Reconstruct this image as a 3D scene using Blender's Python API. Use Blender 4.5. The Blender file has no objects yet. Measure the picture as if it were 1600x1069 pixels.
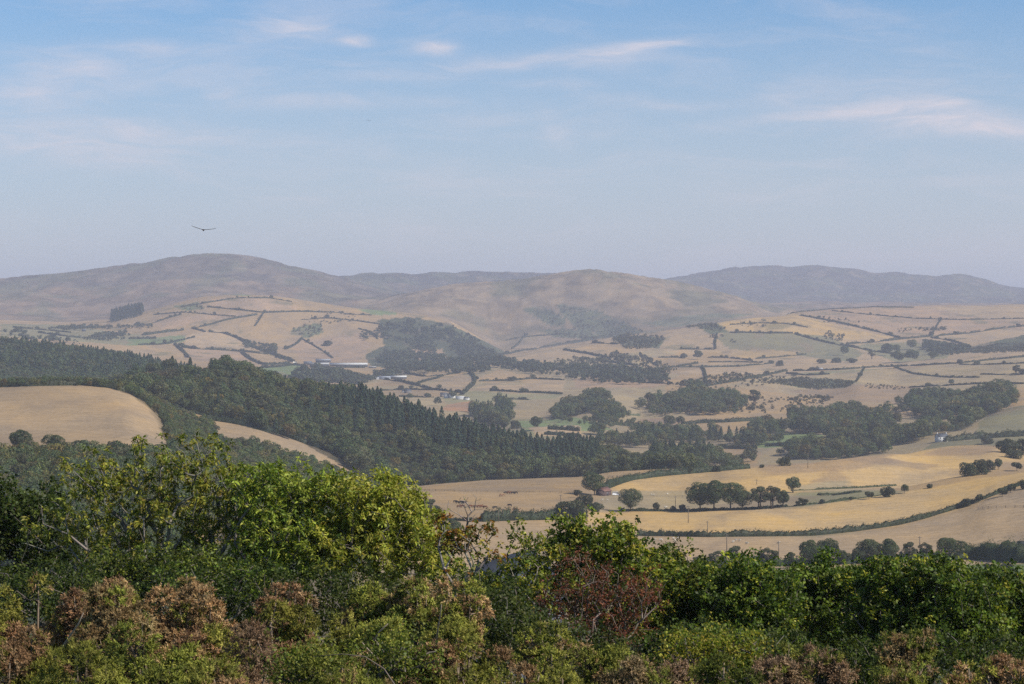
import bpy, math, random
import numpy as np
from mathutils import Vector, Matrix

# ------------------------------------------------------------------ camera, sky, sun, exposure
SC = bpy.context.scene
COL = SC.collection
F = 3400.0                      # focal length in photo pixels (photo 1600 wide)
HY = 500.0                      # photo row of the eye level
cam = bpy.data.cameras.new('camera'); cam_o = bpy.data.objects.new('camera', cam); COL.objects.link(cam_o)
cam_o.location = (0, 0, 0); cam_o.rotation_euler = (math.radians(90), 0, 0)
cam.sensor_width = 36.0; cam.lens = 36.0 * F / 1600; cam.shift_y = -(534.5 - HY) / 1600
cam.clip_start = 0.3; cam.clip_end = 90000
SC.camera = cam_o
SC.view_settings.view_transform = 'Standard'; SC.view_settings.look = 'None'
SC.view_settings.exposure = 0.0; SC.view_settings.gamma = 1.0
SC.cycles.use_denoising = False
SC.cycles.max_bounces = 6; SC.cycles.diffuse_bounces = 1; SC.cycles.glossy_bounces = 2
SC.cycles.transmission_bounces = 1; SC.cycles.volume_bounces = 1; SC.cycles.transparent_max_bounces = 4
SC.cycles.use_adaptive_sampling = False

SUN_EL, SUN_AZ = math.radians(42), math.radians(114)      # azimuth from +Y towards +X
sdir = Vector((math.sin(SUN_AZ) * math.cos(SUN_EL), math.cos(SUN_AZ) * math.cos(SUN_EL), math.sin(SUN_EL)))
sl = bpy.data.lights.new('sun', 'SUN'); sl.energy = 5.0; sl.angle = math.radians(0.5); sl.color = (1.0, 0.93, 0.83)
so = bpy.data.objects.new('sun', sl); COL.objects.link(so); so.rotation_euler = sdir.to_track_quat('Z', 'Y').to_euler()

W = bpy.data.worlds.new('World'); SC.world = W; W.use_nodes = True

def sky_world():
    nt = W.node_tree; nt.nodes.clear(); N = nt.nodes.new; L = nt.links.new
    out = N('ShaderNodeOutputWorld'); bg = N('ShaderNodeBackground'); bg.inputs[1].default_value = 0.085
    sky = N('ShaderNodeTexSky'); sky.sky_type = 'NISHITA'; sky.sun_disc = False
    sky.sun_elevation = SUN_EL; sky.sun_rotation = SUN_AZ; sky.altitude = 200
    sky.air_density = 1.0; sky.dust_density = 0.6; sky.ozone_density = 2.0
    tc = N('ShaderNodeTexCoord'); sep = N('ShaderNodeSeparateXYZ'); L(tc.outputs['Generated'], sep.inputs[0])
    def M(op, a, b=None, c=None, clamp=False):
        n = N('ShaderNodeMath'); n.operation = op; n.use_clamp = clamp
        for i, v in enumerate((a, b, c)):
            if v is None: continue
            if isinstance(v, (int, float)): n.inputs[i].default_value = v
            else: L(v, n.inputs[i])
        return n.outputs[0]
    y = M('MAXIMUM', sep.outputs[1], 0.2)
    az = M('DIVIDE', sep.outputs[0], y)            # tan(azimuth): 0 ahead, +-0.235 at the frame edges
    el = M('DIVIDE', sep.outputs[2], y)            # tan(elevation): 0.146 at the top of the frame
    def vec(x, y_, z=0.0):
        n = N('ShaderNodeCombineXYZ')
        for i, v in enumerate((x, y_, z)):
            if isinstance(v, (int, float)): n.inputs[i].default_value = v
            else: L(v, n.inputs[i])
        return n.outputs[0]
    def noise(v, sc, det, rough, dist=0.0):
        n = N('ShaderNodeTexNoise'); n.inputs['Scale'].default_value = sc; n.inputs['Detail'].default_value = det
        n.inputs['Roughness'].default_value = rough; n.inputs['Distortion'].default_value = dist; L(v, n.inputs['Vector'])
        return n.outputs['Fac']
    # broad cirrus veil
    warp = noise(vec(M('MULTIPLY', az, 12), M('MULTIPLY', el, 40)), 1.0, 3, 0.5)
    v1 = vec(M('MULTIPLY', az, 9), M('ADD', M('MULTIPLY', el, 60), M('MULTIPLY', warp, 1.6)), 3.1)
    n1 = noise(v1, 1.0, 7, 0.58, 0.25)
    v2 = vec(M('MULTIPLY', az, 30), M('ADD', M('MULTIPLY', el, 150), M('MULTIPLY', warp, 5)), 7.7)
    n2 = noise(v2, 1.0, 6, 0.6, 0.3)
    wisp = M('MULTIPLY', M('ADD', M('MULTIPLY', n1, 0.7), M('MULTIPLY', n2, 0.3)), 1.0)
    soft = N('ShaderNodeMapRange'); soft.interpolation_type = 'SMOOTHSTEP'; L(wisp, soft.inputs[0])
    soft.inputs[1].default_value = 0.44; soft.inputs[2].default_value = 0.72
    total = M('MULTIPLY', soft.outputs[0], 0.30)
    # the separate clouds of the day: (azimuth, elevation, half width, half height, strength, tilt)
    for (px, py, wx, wy, st, tilt) in [(450, 50, 75, 22, .55, 0), (678, 76, 34, 10, .85, 0), (556, 63, 28, 9, .5, 0),
                                 (235, 76, 62, 12, .42, 0), (120, 97, 95, 22, .42, .05), (40, 150, 75, 22, .35, 0), (830, 96, 190, 14, .40, -.10),
                                 (975, 74, 120, 9, .50, -.10), (440, 158, 120, 13, .45, 0), (1240, 182, 120, 10, .45, -.10), (1420, 180, 180, 26, .50, .10),
                                 (1060, 170, 70, 9, .30, 0), (870, 205, 26, 26, .25, .6), (330, 210, 160, 16, .26, .05), (180, 250, 120, 12, .22, .12),
                                 (880, 132, 60, 9, .22, 0), (1560, 205, 120, 16, .4, 0), (120, 215, 170, 45, .35, 0), (620, 158, 90, 10, .22, 0),
                                 (1480, 165, 60, 16, .3, .1)]:
        a0, e0 = (px - 800) / F, (HY - py) / F
        dx = M('SUBTRACT', az, a0); dy = M('SUBTRACT', el, e0)
        if tilt: dy = M('ADD', dy, M('MULTIPLY', dx, tilt))
        dy = M('ADD', dy, M('MULTIPLY', M('SUBTRACT', warp, 0.5), 0.006))
        r = M('ADD', M('POWER', M('ABSOLUTE', M('MULTIPLY', dx, F / wx)), 2.0), M('POWER', M('ABSOLUTE', M('MULTIPLY', dy, F / wy)), 2.0))
        g = M('POWER', 2.718, M('MULTIPLY', r, -1.0))
        g = M('MULTIPLY', g, st * .85)
        t = M('MULTIPLY', g, M('ADD', 0.15, M('MULTIPLY', M('SUBTRACT', M('ADD', M('MULTIPLY', n2, .6), M('MULTIPLY', n1, .4)), 0.33, None, True), 4.6)))
        total = M('ADD', total, t)
    total = M('MINIMUM', total, 0.85)
    # the veil thins to nothing well above the frame so it does not darken the dome
    mr = N('ShaderNodeMapRange'); L(el, mr.inputs[0]); mr.inputs[1].default_value = 0.02; mr.inputs[2].default_value = 0.16
    mr.inputs[3].default_value = 1; mr.inputs[4].default_value = 0
    # low pale band of milky air
    band = M('MULTIPLY', mr.outputs[0], SKY['band'])
    tint = N('ShaderNodeMix'); tint.data_type = 'RGBA'; tint.blend_type = 'MULTIPLY'; tint.inputs[0].default_value = 1.0
    zen = N('ShaderNodeMapRange'); L(sep.outputs[2], zen.inputs[0]); zen.inputs[1].default_value = .17; zen.inputs[2].default_value = .6; zen.inputs[3].default_value = 1.0; zen.inputs[4].default_value = .50
    dk = N('ShaderNodeMix'); dk.data_type = 'RGBA'; dk.blend_type = 'MULTIPLY'; dk.inputs[0].default_value = 1.0; L(sky.outputs[0], dk.inputs[6]); L(vec(zen.outputs[0], zen.outputs[0], zen.outputs[0]), dk.inputs[7])
    L(dk.outputs[2], tint.inputs[6]); tint.inputs[7].default_value = SKY['tint'] + (1,)
    m1 = N('ShaderNodeMix'); m1.data_type = 'RGBA'; L(band, m1.inputs[0]); L(tint.outputs[2], m1.inputs[6]); m1.inputs[7].default_value = SKY['milk'] + (1,)
    m2 = N('ShaderNodeMix'); m2.data_type = 'RGBA'; L(total, m2.inputs[0]); L(m1.outputs[2], m2.inputs[6]); m2.inputs[7].default_value = SKY['cloud'] + (1,)
    L(m2.outputs[2], bg.inputs[0]); L(bg.outputs[0], out.inputs[0])
SKY = dict(band=0.70, tint=(0.66, 1.12, 1.50), milk=(8.4, 7.9, 8.2), cloud=(9.2, 8.6, 9.2))
sky_world()

# ------------------------------------------------------------------ helpers
def col_of(*hexes):
    out = []
    for h in hexes:
        h = h.lstrip('#'); out.append(tuple((int(h[i:i+2], 16) / 255) ** 2.2 for i in (0, 2, 4)))
    return out if len(out) > 1 else out[0]

def mesh_from(name, verts, quads=None, tris=None, col=None, smooth=False, mat=None, polys=None):
    me = bpy.data.meshes.new(name)
    verts = np.asarray(verts, dtype=np.float32).reshape(-1, 3)
    loops = []; starts = []; n = 0
    parts = []
    if quads is not None and len(quads): q = np.asarray(quads, dtype=np.int32).reshape(-1, 4); parts.append((q.ravel(), 4, len(q)))
    if tris is not None and len(tris): t = np.asarray(tris, dtype=np.int32).reshape(-1, 3); parts.append((t.ravel(), 3, len(t)))
    li = np.concatenate([p[0] for p in parts]); st = []; off = 0
    for p in parts:
        st.append(off + np.arange(p[2], dtype=np.int32) * p[1]); off += p[1] * p[2]
    st = np.concatenate(st)
    me.vertices.add(len(verts)); me.vertices.foreach_set('co', verts.ravel())
    me.loops.add(len(li)); me.loops.foreach_set('vertex_index', li.astype(np.int32))
    me.polygons.add(len(st)); me.polygons.foreach_set('loop_start', st.astype(np.int32))
    if smooth: me.polygons.foreach_set('use_smooth', np.ones(len(st), dtype=bool))
    me.update(calc_edges=True)
    if col is not None:
        a = me.color_attributes.new('col', 'FLOAT_COLOR', 'POINT')
        c = np.ones((len(verts), 4), dtype=np.float32); c[:, :3] = col
        a.data.foreach_set('color', c.ravel())
    if mat: me.materials.append(mat)
    return me

def link(name, me, parent=None, loc=None, rotz=0, scale=None):
    o = bpy.data.objects.new(name, me); COL.objects.link(o)
    if parent is not None: o.parent = parent
    if loc is not None: o.location = loc
    if rotz: o.rotation_euler = (0, 0, rotz)
    if scale is not None: o.scale = (scale,) * 3 if isinstance(scale, (int, float)) else scale
    return o
def tag(o, label=None, cat=None, group=None, kind=None):
    if label: o['label'] = label
    if cat: o['category'] = cat
    if group: o['group'] = group
    if kind: o['kind'] = kind
    return o

class MB:
    """collects boxes, prisms and tubes into one mesh"""
    def __init__(s): s.v = []; s.q = []; s.t = []; s.c = []; s.n = 0
    def add(s, v, q=(), t=(), c=(1, 1, 1)):
        v = np.asarray(v, dtype=float).reshape(-1, 3); s.v.append(v)
        if len(q): s.q.append(np.asarray(q).reshape(-1, 4) + s.n)
        if len(t): s.t.append(np.asarray(t).reshape(-1, 3) + s.n)
        cc = np.zeros((len(v), 3)); cc[:] = c; s.c.append(cc); s.n += len(v)
    def box(s, x0, x1, y0, y1, z0, z1, c=(1, 1, 1)):
        v = [(x, y, z) for z in (z0, z1) for y in (y0, y1) for x in (x0, x1)]
        s.add(v, [(0, 2, 3, 1), (4, 5, 7, 6), (0, 1, 5, 4), (2, 6, 7, 3), (0, 4, 6, 2), (1, 3, 7, 5)], c=c)
    def gable(s, x0, x1, y0, y1, z0, z1, ov=0.0, thick=0.12, c=(1, 1, 1)):
        """roof: two sloping slabs, ridge along x"""
        ym = (y0 + y1) / 2; sl = (z1 - z0) / (ym - y0)
        for sgn, ye in ((-1, y0 - ov), (1, y1 + ov)):
            ze = z0 - sl * ov
            v = [(x0 - ov, ye, ze), (x1 + ov, ye, ze), (x1 + ov, ym, z1), (x0 - ov, ym, z1)]
            v += [(a, b, d + thick) for a, b, d in v]
            s.add(v, [(0, 1, 2, 3), (4, 7, 6, 5), (0, 4, 5, 1), (1, 5, 6, 2), (2, 6, 7, 3), (3, 7, 4, 0)], c=c)
    def gend(s, x0, x1, y0, y1, z0, z1, c=(1, 1, 1)):
        """gable-ended wall top (a triangular prism)"""
        ym = (y0 + y1) / 2
        v = [(x0, y0, z0), (x0, y1, z0), (x0, ym, z1), (x1, y0, z0), (x1, y1, z0), (x1, ym, z1)]
        s.add(v, [(0, 3, 4, 1), (1, 4, 5, 2), (2, 5, 3, 0)], [(0, 1, 2), (3, 5, 4)], c=c)
    def tube(s, pts, rad, k=5, c=(1, 1, 1), cap=True):
        pts = np.asarray(pts, float); rad = np.broadcast_to(rad, len(pts)); n = len(pts)
        d = np.gradient(pts, axis=0); d /= np.linalg.norm(d, axis=1)[:, None] + 1e-9
        ref = np.array([0, 0, 1.0]) if abs(d[0, 2]) < .9 else np.array([1.0, 0, 0])
        u = np.cross(d, ref); u /= np.linalg.norm(u, axis=1)[:, None] + 1e-9; w = np.cross(d, u)
        a = np.arange(k) * 2 * math.pi / k
        ring = pts[:, None, :] + rad[:, None, None] * (np.cos(a)[None, :, None] * u[:, None, :] + np.sin(a)[None, :, None] * w[:, None, :])
        q = []
        for i in range(n - 1):
            for j in range(k):
                q.append((i * k + j, i * k + (j + 1) % k, (i + 1) * k + (j + 1) % k, (i + 1) * k + j))
        v = ring.reshape(-1, 3); t = []
        if cap:
            v = np.vstack([v, pts[-1:], pts[:1]])
            for j in range(k):
                t.append(((n - 1) * k + j, (n - 1) * k + (j + 1) % k, n * k)); t.append(((j + 1) % k, j, n * k + 1))
        s.add(v, q, t, c=c)
    def mesh(s, name, mat=None, smooth=False):
        return mesh_from(name, np.vstack(s.v), np.vstack(s.q) if s.q else None, np.vstack(s.t) if s.t else None, np.vstack(s.c), smooth, mat)
    def build(s, name, mat, parent=None, **k): return link(name, s.mesh(name, mat), parent, **k)

def hash2(ix, iy, seed):
    h = (ix.astype(np.int64) * 374761393 + iy.astype(np.int64) * 668265263 + seed * 1442695041) & 0xffffffff
    h = ((h ^ (h >> 13)) * 1274126177) & 0xffffffff
    return ((h ^ (h >> 16)) & 0xffffff) / float(0xffffff)
def vnoise(x, y, seed=0):
    ix = np.floor(x); iy = np.floor(y); fx = x - ix; fy = y - iy
    fx = fx * fx * (3 - 2 * fx); fy = fy * fy * (3 - 2 * fy)
    a = hash2(ix, iy, seed); b = hash2(ix + 1, iy, seed); c = hash2(ix, iy + 1, seed); d = hash2(ix + 1, iy + 1, seed)
    return (a + (b - a) * fx) * (1 - fy) + (c + (d - c) * fx) * fy
def fbm(x, y, oct=5, seed=0, gain=.5):
    s = 0; a = 1; t = 0
    for i in range(oct):
        s = s + a * vnoise(x * 2 ** i + 17.3 * i, y * 2 ** i - 9.1 * i, seed + i); t += a; a *= gain
    return s / t * 2 - 1

# ------------------------------------------------------------------ terrain
# each layer: [(photo column, distance, photo row of the ground there)...], nearest layer first
def LY(D, s):
    """D: number or {col: dist}; s: {col: row}"""
    return (D, s)
LAYERS = [
 LY(880, {0: 812, 300: 815, 600: 868, 900: 896, 1100: 900, 1600: 902}),
 LY({0: 1000, 600: 990, 1000: 960, 1600: 960}, {0: 742, 100: 745, 200: 752, 300: 765, 400: 795, 600: 845, 800: 860, 900: 872, 1090: 884, 1300: 880, 1520: 873, 1600: 866, 1750: 850}),
 LY({0: 1120, 600: 1130, 900: 1120, 1000: 1080, 1090: 1080, 1270: 1095, 1400: 1120, 1500: 1165, 1600: 1210},
    {0: 706, 100: 706, 200: 714, 300: 742, 400: 770, 500: 798, 600: 812, 700: 811, 900: 813, 1000: 838, 1270: 837, 1330: 831, 1400: 822, 1450: 811, 1500: 795, 1550: 773, 1600: 757, 1750: 735}),
 LY({0: 1280, 900: 1300, 1000: 1270, 1230: 1270, 1400: 1310, 1600: 1360},
    {0: 650, 100: 650, 200: 655, 260: 680, 300: 712, 400: 745, 500: 770, 600: 785, 700: 786, 900: 786, 960: 797, 1060: 798, 1230: 791, 1300: 783, 1350: 775, 1400: 768, 1500: 751, 1560: 741, 1600: 735, 1750: 722}),
 LY({0: 1450, 900: 1430, 1200: 1420, 1600: 1470},
    {0: 606, 60: 604, 130: 605, 170: 609, 200: 617, 230: 632, 250: 650, 280: 680, 320: 700, 400: 726, 500: 750, 600: 770, 640: 770, 760: 766, 900: 765, 1000: 772, 1060: 774, 1150: 770, 1230: 771, 1300: 771, 1400: 768, 1450: 762, 1500: 757, 1600: 745}),
 LY({0: 1560, 500: 1560, 900: 1540, 1100: 1560, 1300: 1580, 1600: 1640},
    {0: 625, 130: 625, 200: 628, 250: 645, 300: 672, 330: 682, 400: 692, 470: 716, 520: 738, 560: 756, 600: 766, 640: 763, 700: 757, 760: 753, 900: 749, 960: 741, 1040: 737, 1100: 735, 1180: 728, 1270: 722, 1300: 717, 1340: 713, 1390: 713, 1420: 719, 1460: 722, 1500: 718, 1560: 712, 1600: 716, 1700: 712}),
 LY({0: 1690, 800: 1680, 1300: 1720, 1480: 1790, 1600: 1800},
    {0: 601, 130: 598, 200: 606, 260: 630, 300: 645, 330: 654, 400: 667, 470: 690, 540: 716, 600: 747, 640: 759, 760: 771, 900: 775, 1000: 765, 1100: 757, 1180: 752, 1270: 748, 1320: 738, 1400: 716, 1440: 704, 1480: 698, 1520: 696, 1560: 698, 1600: 704, 1700: 712}),
 LY({0: 1920, 400: 1920, 1000: 1850, 1300: 1900, 1600: 2000},
    {0: 612, 100: 603, 150: 605, 180: 603, 210: 594, 240: 588, 290: 583, 350: 587, 400: 603, 420: 610, 500: 629, 560: 634, 650: 664, 760: 697, 850: 718, 930: 722, 1000: 726, 1100: 738, 1180: 752, 1300: 758, 1400: 745, 1500: 730, 1600: 720}),
 LY({0: 2550, 350: 2500, 700: 2250}, {0: 606, 200: 607, 300: 620, 400: 640, 500: 665, 600: 690, 700: 712, 800: 722, 900: 718, 1000: 712, 1060: 716, 1150: 722, 1200: 720, 1300: 712, 1400: 700, 1470: 688, 1500: 686, 1600: 680}),
 LY({0: 3250, 350: 3050, 700: 2600, 1600: 2600}, {0: 545, 60: 550, 100: 556, 200: 569, 290: 588, 350: 606, 450: 640, 550: 660, 650: 680, 760: 682, 850: 672, 950: 676, 1000: 682, 1100: 688, 1200: 680, 1300: 676, 1400: 664, 1500: 656, 1560: 640, 1600: 632}),
 LY({0: 3550, 350: 3400, 700: 3000}, {0: 585, 200: 598, 300: 610, 400: 622, 500: 630, 600: 640, 700: 650, 800: 652, 850: 652, 900: 644, 950: 633, 1000: 648, 1060: 642, 1100: 640, 1200: 644, 1300: 643, 1400: 638, 1500: 622, 1600: 606}),
 LY({0: 3850, 350: 3750, 700: 3500}, {0: 575, 200: 590, 300: 598, 400: 606, 500: 610, 600: 618, 700: 620, 800: 618, 900: 616, 950: 611, 1000: 614, 1100: 606, 1170: 600, 1200: 603, 1260: 612, 1300: 612, 1340: 603, 1400: 606, 1500: 594, 1560: 585, 1600: 580}),
 LY({0: 4250, 700: 4100}, {0: 560, 200: 575, 300: 580, 400: 584, 500: 586, 560: 592, 600: 592, 700: 590, 800: 589, 900: 588, 1000: 584, 1100: 583, 1200: 584, 1300: 578, 1400: 574, 1500: 564, 1540: 560, 1600: 556}),
 LY(4800, {0: 526, 100: 534, 200: 550, 300: 558, 400: 564, 450: 570, 500: 573, 600: 572, 700: 570, 780: 567, 900: 560, 1000: 556, 1100: 560, 1200: 556, 1300: 553, 1400: 552, 1500: 545, 1600: 538}),
 LY(5500, {0: 511, 100: 517, 200: 524, 300: 530, 400: 538, 450: 545, 500: 548, 600: 546, 660: 552, 700: 560, 780: 559, 820: 551, 860: 543, 940: 530, 1000: 521, 1080: 510, 1150: 499, 1240: 493, 1300: 499, 1400: 505, 1500: 505, 1600: 500}),
 LY(6200, {0: 503, 100: 506, 170: 502, 200: 494, 240: 484, 290: 470, 320: 463, 380: 461, 430: 464, 500: 474, 560: 482, 640: 490, 700: 500, 740: 524, 780: 552, 860: 560, 1000: 538, 1100: 515, 1200: 500, 1240: 489, 1300: 483, 1380: 479, 1480: 477, 1540: 479, 1600: 476, 1750: 480}),
 LY(7000, {0: 499, 60: 502, 100: 504, 170: 499, 230: 492, 300: 480, 430: 482, 560: 492, 640: 489, 700: 502, 780: 543, 850: 536, 950: 529, 1000: 515, 1050: 511, 1150: 500, 1240: 498, 1400: 495, 1600: 490}),
 LY(8300, {0: 470, 60: 466, 130: 470, 200: 463, 260: 458, 320: 455, 430: 462, 520: 470, 570: 474, 600: 472, 640: 463, 700: 451, 780: 445, 820: 440, 850: 437, 900: 428, 940: 424, 980: 428, 1000: 432, 1050: 443, 1100: 457, 1160: 473, 1200: 486, 1250: 492, 1400: 494, 1600: 492}),
 LY(9800, {0: 438, 40: 434, 60: 432, 100: 428, 130: 425, 160: 424, 190: 420, 215: 415, 240: 409, 270: 404, 300: 402, 340: 403, 380: 403, 410: 408, 450: 418, 500: 429, 540: 438, 580: 451, 620: 465, 660: 475, 760: 475, 850: 465, 1000: 460, 1100: 472, 1200: 480, 1400: 480, 1600: 482}),
 LY(11800, {0: 450, 300: 430, 500: 445, 540: 437, 570: 432, 600: 432, 625: 429, 650: 432, 680: 429, 700: 432, 730: 428, 760: 427, 800: 429, 850: 431, 880: 433, 950: 440, 1000: 448, 1045: 450, 1100: 458, 1200: 470, 1600: 475}),
 LY(14000, {0: 460, 900: 460, 1000: 450, 1045: 438, 1080: 433, 1100: 429, 1130: 424, 1150: 419, 1180: 420, 1215: 418, 1235: 422, 1260: 418, 1290: 418, 1320: 421, 1345: 424, 1365: 430, 1400: 429, 1440: 433, 1470: 434, 1490: 431, 1520: 434, 1545: 440, 1560: 448, 1580: 451, 1600: 452, 1700: 452, 1850: 462}),
 LY(18000, {0: 500, 1600: 500}),
 LY(30000, {0: 503, 1600: 503}),
]
NEARZ = [(-80, 1.0), (-20, -1.2), (0, -1.7), (12, -3.0), (25, -5.0), (30, -6.2), (40, -8.8), (50, -11.6), (100, -27), (200, -48), (350, -68), (600, -88)]

def dict_curve(d, grid):
    if not isinstance(d, dict): return np.full(len(grid), float(d))
    k = sorted(d); return np.interp(grid, k, [d[i] for i in k])
PX = np.concatenate([np.arange(-1500, -320, 60), np.arange(-320, -60, 12), np.arange(-60, 1661, 3), np.arange(1672, 1920, 12), np.arange(1940, 3101, 60)]).astype(float)
_g = np.arange(-1600, 3201, 1.0)
_k = np.exp(-0.5 * (np.arange(-24, 25) / 6.0) ** 2); _k /= _k.sum()
def sm(c): return np.convolve(np.pad(c, 24, 'edge'), _k, 'valid')
LD = np.array([sm(dict_curve(d, _g)) for d, s in LAYERS]); LS = np.array([sm(dict_curve(s, _g)) for d, s in LAYERS])
ROWS = np.concatenate([np.linspace(-60, 60, 50), np.geomspace(62, 620, 60), np.geomspace(626, 1000, 80), np.geomspace(1004, 2300, 250),
                       np.geomspace(2308, 9000, 330), np.geomspace(9040, 15500, 140), np.geomspace(15900, 30000, 12)])
def SX(Y): return np.sqrt(Y * Y + 3600.0)

def pchip(xk, yk, x):
    """xk, yk: (K, C) knots; x: (R,) or (R, C) -> (R, C)"""
    K, C = xk.shape
    x = np.broadcast_to(x[:, None], (len(x), C)) if x.ndim == 1 else x
    h = np.diff(xk, axis=0); dl = np.diff(yk, axis=0) / h
    m = np.zeros_like(yk)
    same = (dl[:-1] * dl[1:]) > 0
    w1 = 2 * h[1:] + h[:-1]; w2 = h[1:] + 2 * h[:-1]
    with np.errstate(divide='ignore', invalid='ignore'):
        hm = (w1 + w2) / (w1 / dl[:-1] + w2 / dl[1:])
    m[1:-1] = np.where(same, hm, 0); m[0] = dl[0]; m[-1] = dl[-1]
    out = np.zeros_like(x, dtype=float)
    for i in range(K - 1):
        lo = x >= xk[i] if i else np.ones_like(x, bool)
        sel = lo & (x < xk[i + 1]) if i < K - 2 else lo
        t = (x - xk[i]) / h[i]; t2 = t * t; t3 = t2 * t
        v = (2 * t3 - 3 * t2 + 1) * yk[i] + (t3 - 2 * t2 + t) * h[i] * m[i] + (-2 * t3 + 3 * t2) * yk[i + 1] + (t3 - t2) * h[i] * m[i + 1]
        out = np.where(sel, v, out)
    return out

def build_table():
    R, C = len(ROWS), len(PX)
    Xw = (PX[None, :] - 800) / F * SX(ROWS)[:, None]
    Yw = np.repeat(ROWS[:, None], C, 1)
    gi = np.clip(np.round(800 + F * Xw / np.maximum(Yw, 300) + 1600), 0, len(_g) - 1).astype(int)   # photo column of every vertex
    # knots per column (columns nearly coincide with photo columns for Y > 600)
    pi = np.clip(np.round(PX + 1600), 0, len(_g) - 1).astype(int)
    nk = len(NEARZ)
    xk = np.vstack([np.repeat(np.array([[a] for a, b in NEARZ], float), C, 1), LD[:, pi]])
    zk = np.vstack([np.repeat(np.array([[b] for a, b in NEARZ], float), C, 1), -(LS[:, pi] - HY) / F * LD[:, pi]])
    Z = pchip(xk, zk, ROWS)
    def ramp(a, b): return np.clip((Yw - a) / (b - a), 0, 1)
    Z = Z + fbm(Xw / 60, Yw / 60, 4, 3) * 0.9 * ramp(500, 900) * (1 - 0.3 * ramp(3000, 5000))
    Z = Z + fbm(Xw / 85, Yw / 105, 2, 13) * 2.4 * ramp(1150, 1350) * (1 - ramp(1850, 2100))
    Z = Z + fbm(Xw / 220, Yw / 260, 4, 5) * 5.0 * ramp(2200, 3500)
    rd = 1 - np.abs(fbm(Xw / 520 + 0.4 * fbm(Xw / 300, Yw / 300, 2, 8), Yw / 700, 5, 11))
    Z = Z + (rd - 0.75) * 62 * ramp(6300, 8200)
    Z = Z + fbm(Xw / 130, Yw / 160, 3, 21) * 5.0 * ramp(6000, 8000)
    return Xw, Yw, Z
TX, TY, TZ = build_table()
TSY = HY - TZ * F / np.maximum(TY, 1.0)         # photo row of each vertex

def ground(X, Y):
    X = np.asarray(X, float); Y = np.asarray(Y, float)
    p = 800 + F * X / SX(Y)
    j = np.clip(np.searchsorted(PX, p) - 1, 0, len(PX) - 2); i = np.clip(np.searchsorted(ROWS, Y) - 1, 0, len(ROWS) - 2)
    a = np.clip((p - PX[j]) / (PX[j + 1] - PX[j]), 0, 1); b = np.clip((Y - ROWS[i]) / (ROWS[i + 1] - ROWS[i]), 0, 1)
    return (TZ[i, j] * (1 - a) + TZ[i, j + 1] * a) * (1 - b) + (TZ[i + 1, j] * (1 - a) + TZ[i + 1, j + 1] * a) * b
_r0 = int(np.searchsorted(ROWS, 700))
def hit(px, py, dmin=700, dmax=16000):
    """first ground point seen at photo position (px, py), nearest first, within the distance range"""
    j = min(max(int(np.searchsorted(PX, px)) - 1, 0), len(PX) - 2); a = (px - PX[j]) / (PX[j + 1] - PX[j])
    sy = TSY[:, j] * (1 - a) + TSY[:, j + 1] * a
    r0 = int(np.searchsorted(ROWS, dmin)); r1 = int(np.searchsorted(ROWS, dmax))
    seg = sy[r0:r1]; k = np.nonzero(seg <= py)[0]
    if len(k) == 0:
        i = r0 + int(np.argmin(seg)); Y = ROWS[i]
    else:
        i = r0 + int(k[0])
        if i == r0: Y = ROWS[i]
        else: Y = ROWS[i - 1] + (ROWS[i] - ROWS[i - 1]) * (sy[i - 1] - py) / max(sy[i - 1] - sy[i], 1e-6)
    X = (px - 800) / F * SX(Y)
    return np.array([X, Y, float(ground(X, Y))])
def inpoly(px, py, poly):
    px = np.asarray(px, float); py = np.asarray(py, float); r = np.zeros(px.shape, bool); n = len(poly)
    for i in range(n):
        x1, y1 = poly[i]; x2, y2 = poly[(i + 1) % n]
        if y1 == y2: continue
        c = ((y1 > py) != (y2 > py)) & (px < (x2 - x1) * (py - y1) / (y2 - y1) + x1)
        r ^= c
    return r
# running minimum of the rows along each column: is a point above it hidden?
TMIN = np.minimum.accumulate(np.where(TY > 650, TSY, 1e9), axis=0)
def visible(X, Y, ztop):
    p = 800 + F * X / SX(Y); j = np.clip(np.searchsorted(PX, p) - 1, 0, len(PX) - 1); i = np.clip(np.searchsorted(ROWS, Y * 0.985) - 1, 0, len(ROWS) - 1)
    return (HY - ztop * F / Y) < TMIN[i, j] - 0.5
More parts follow.
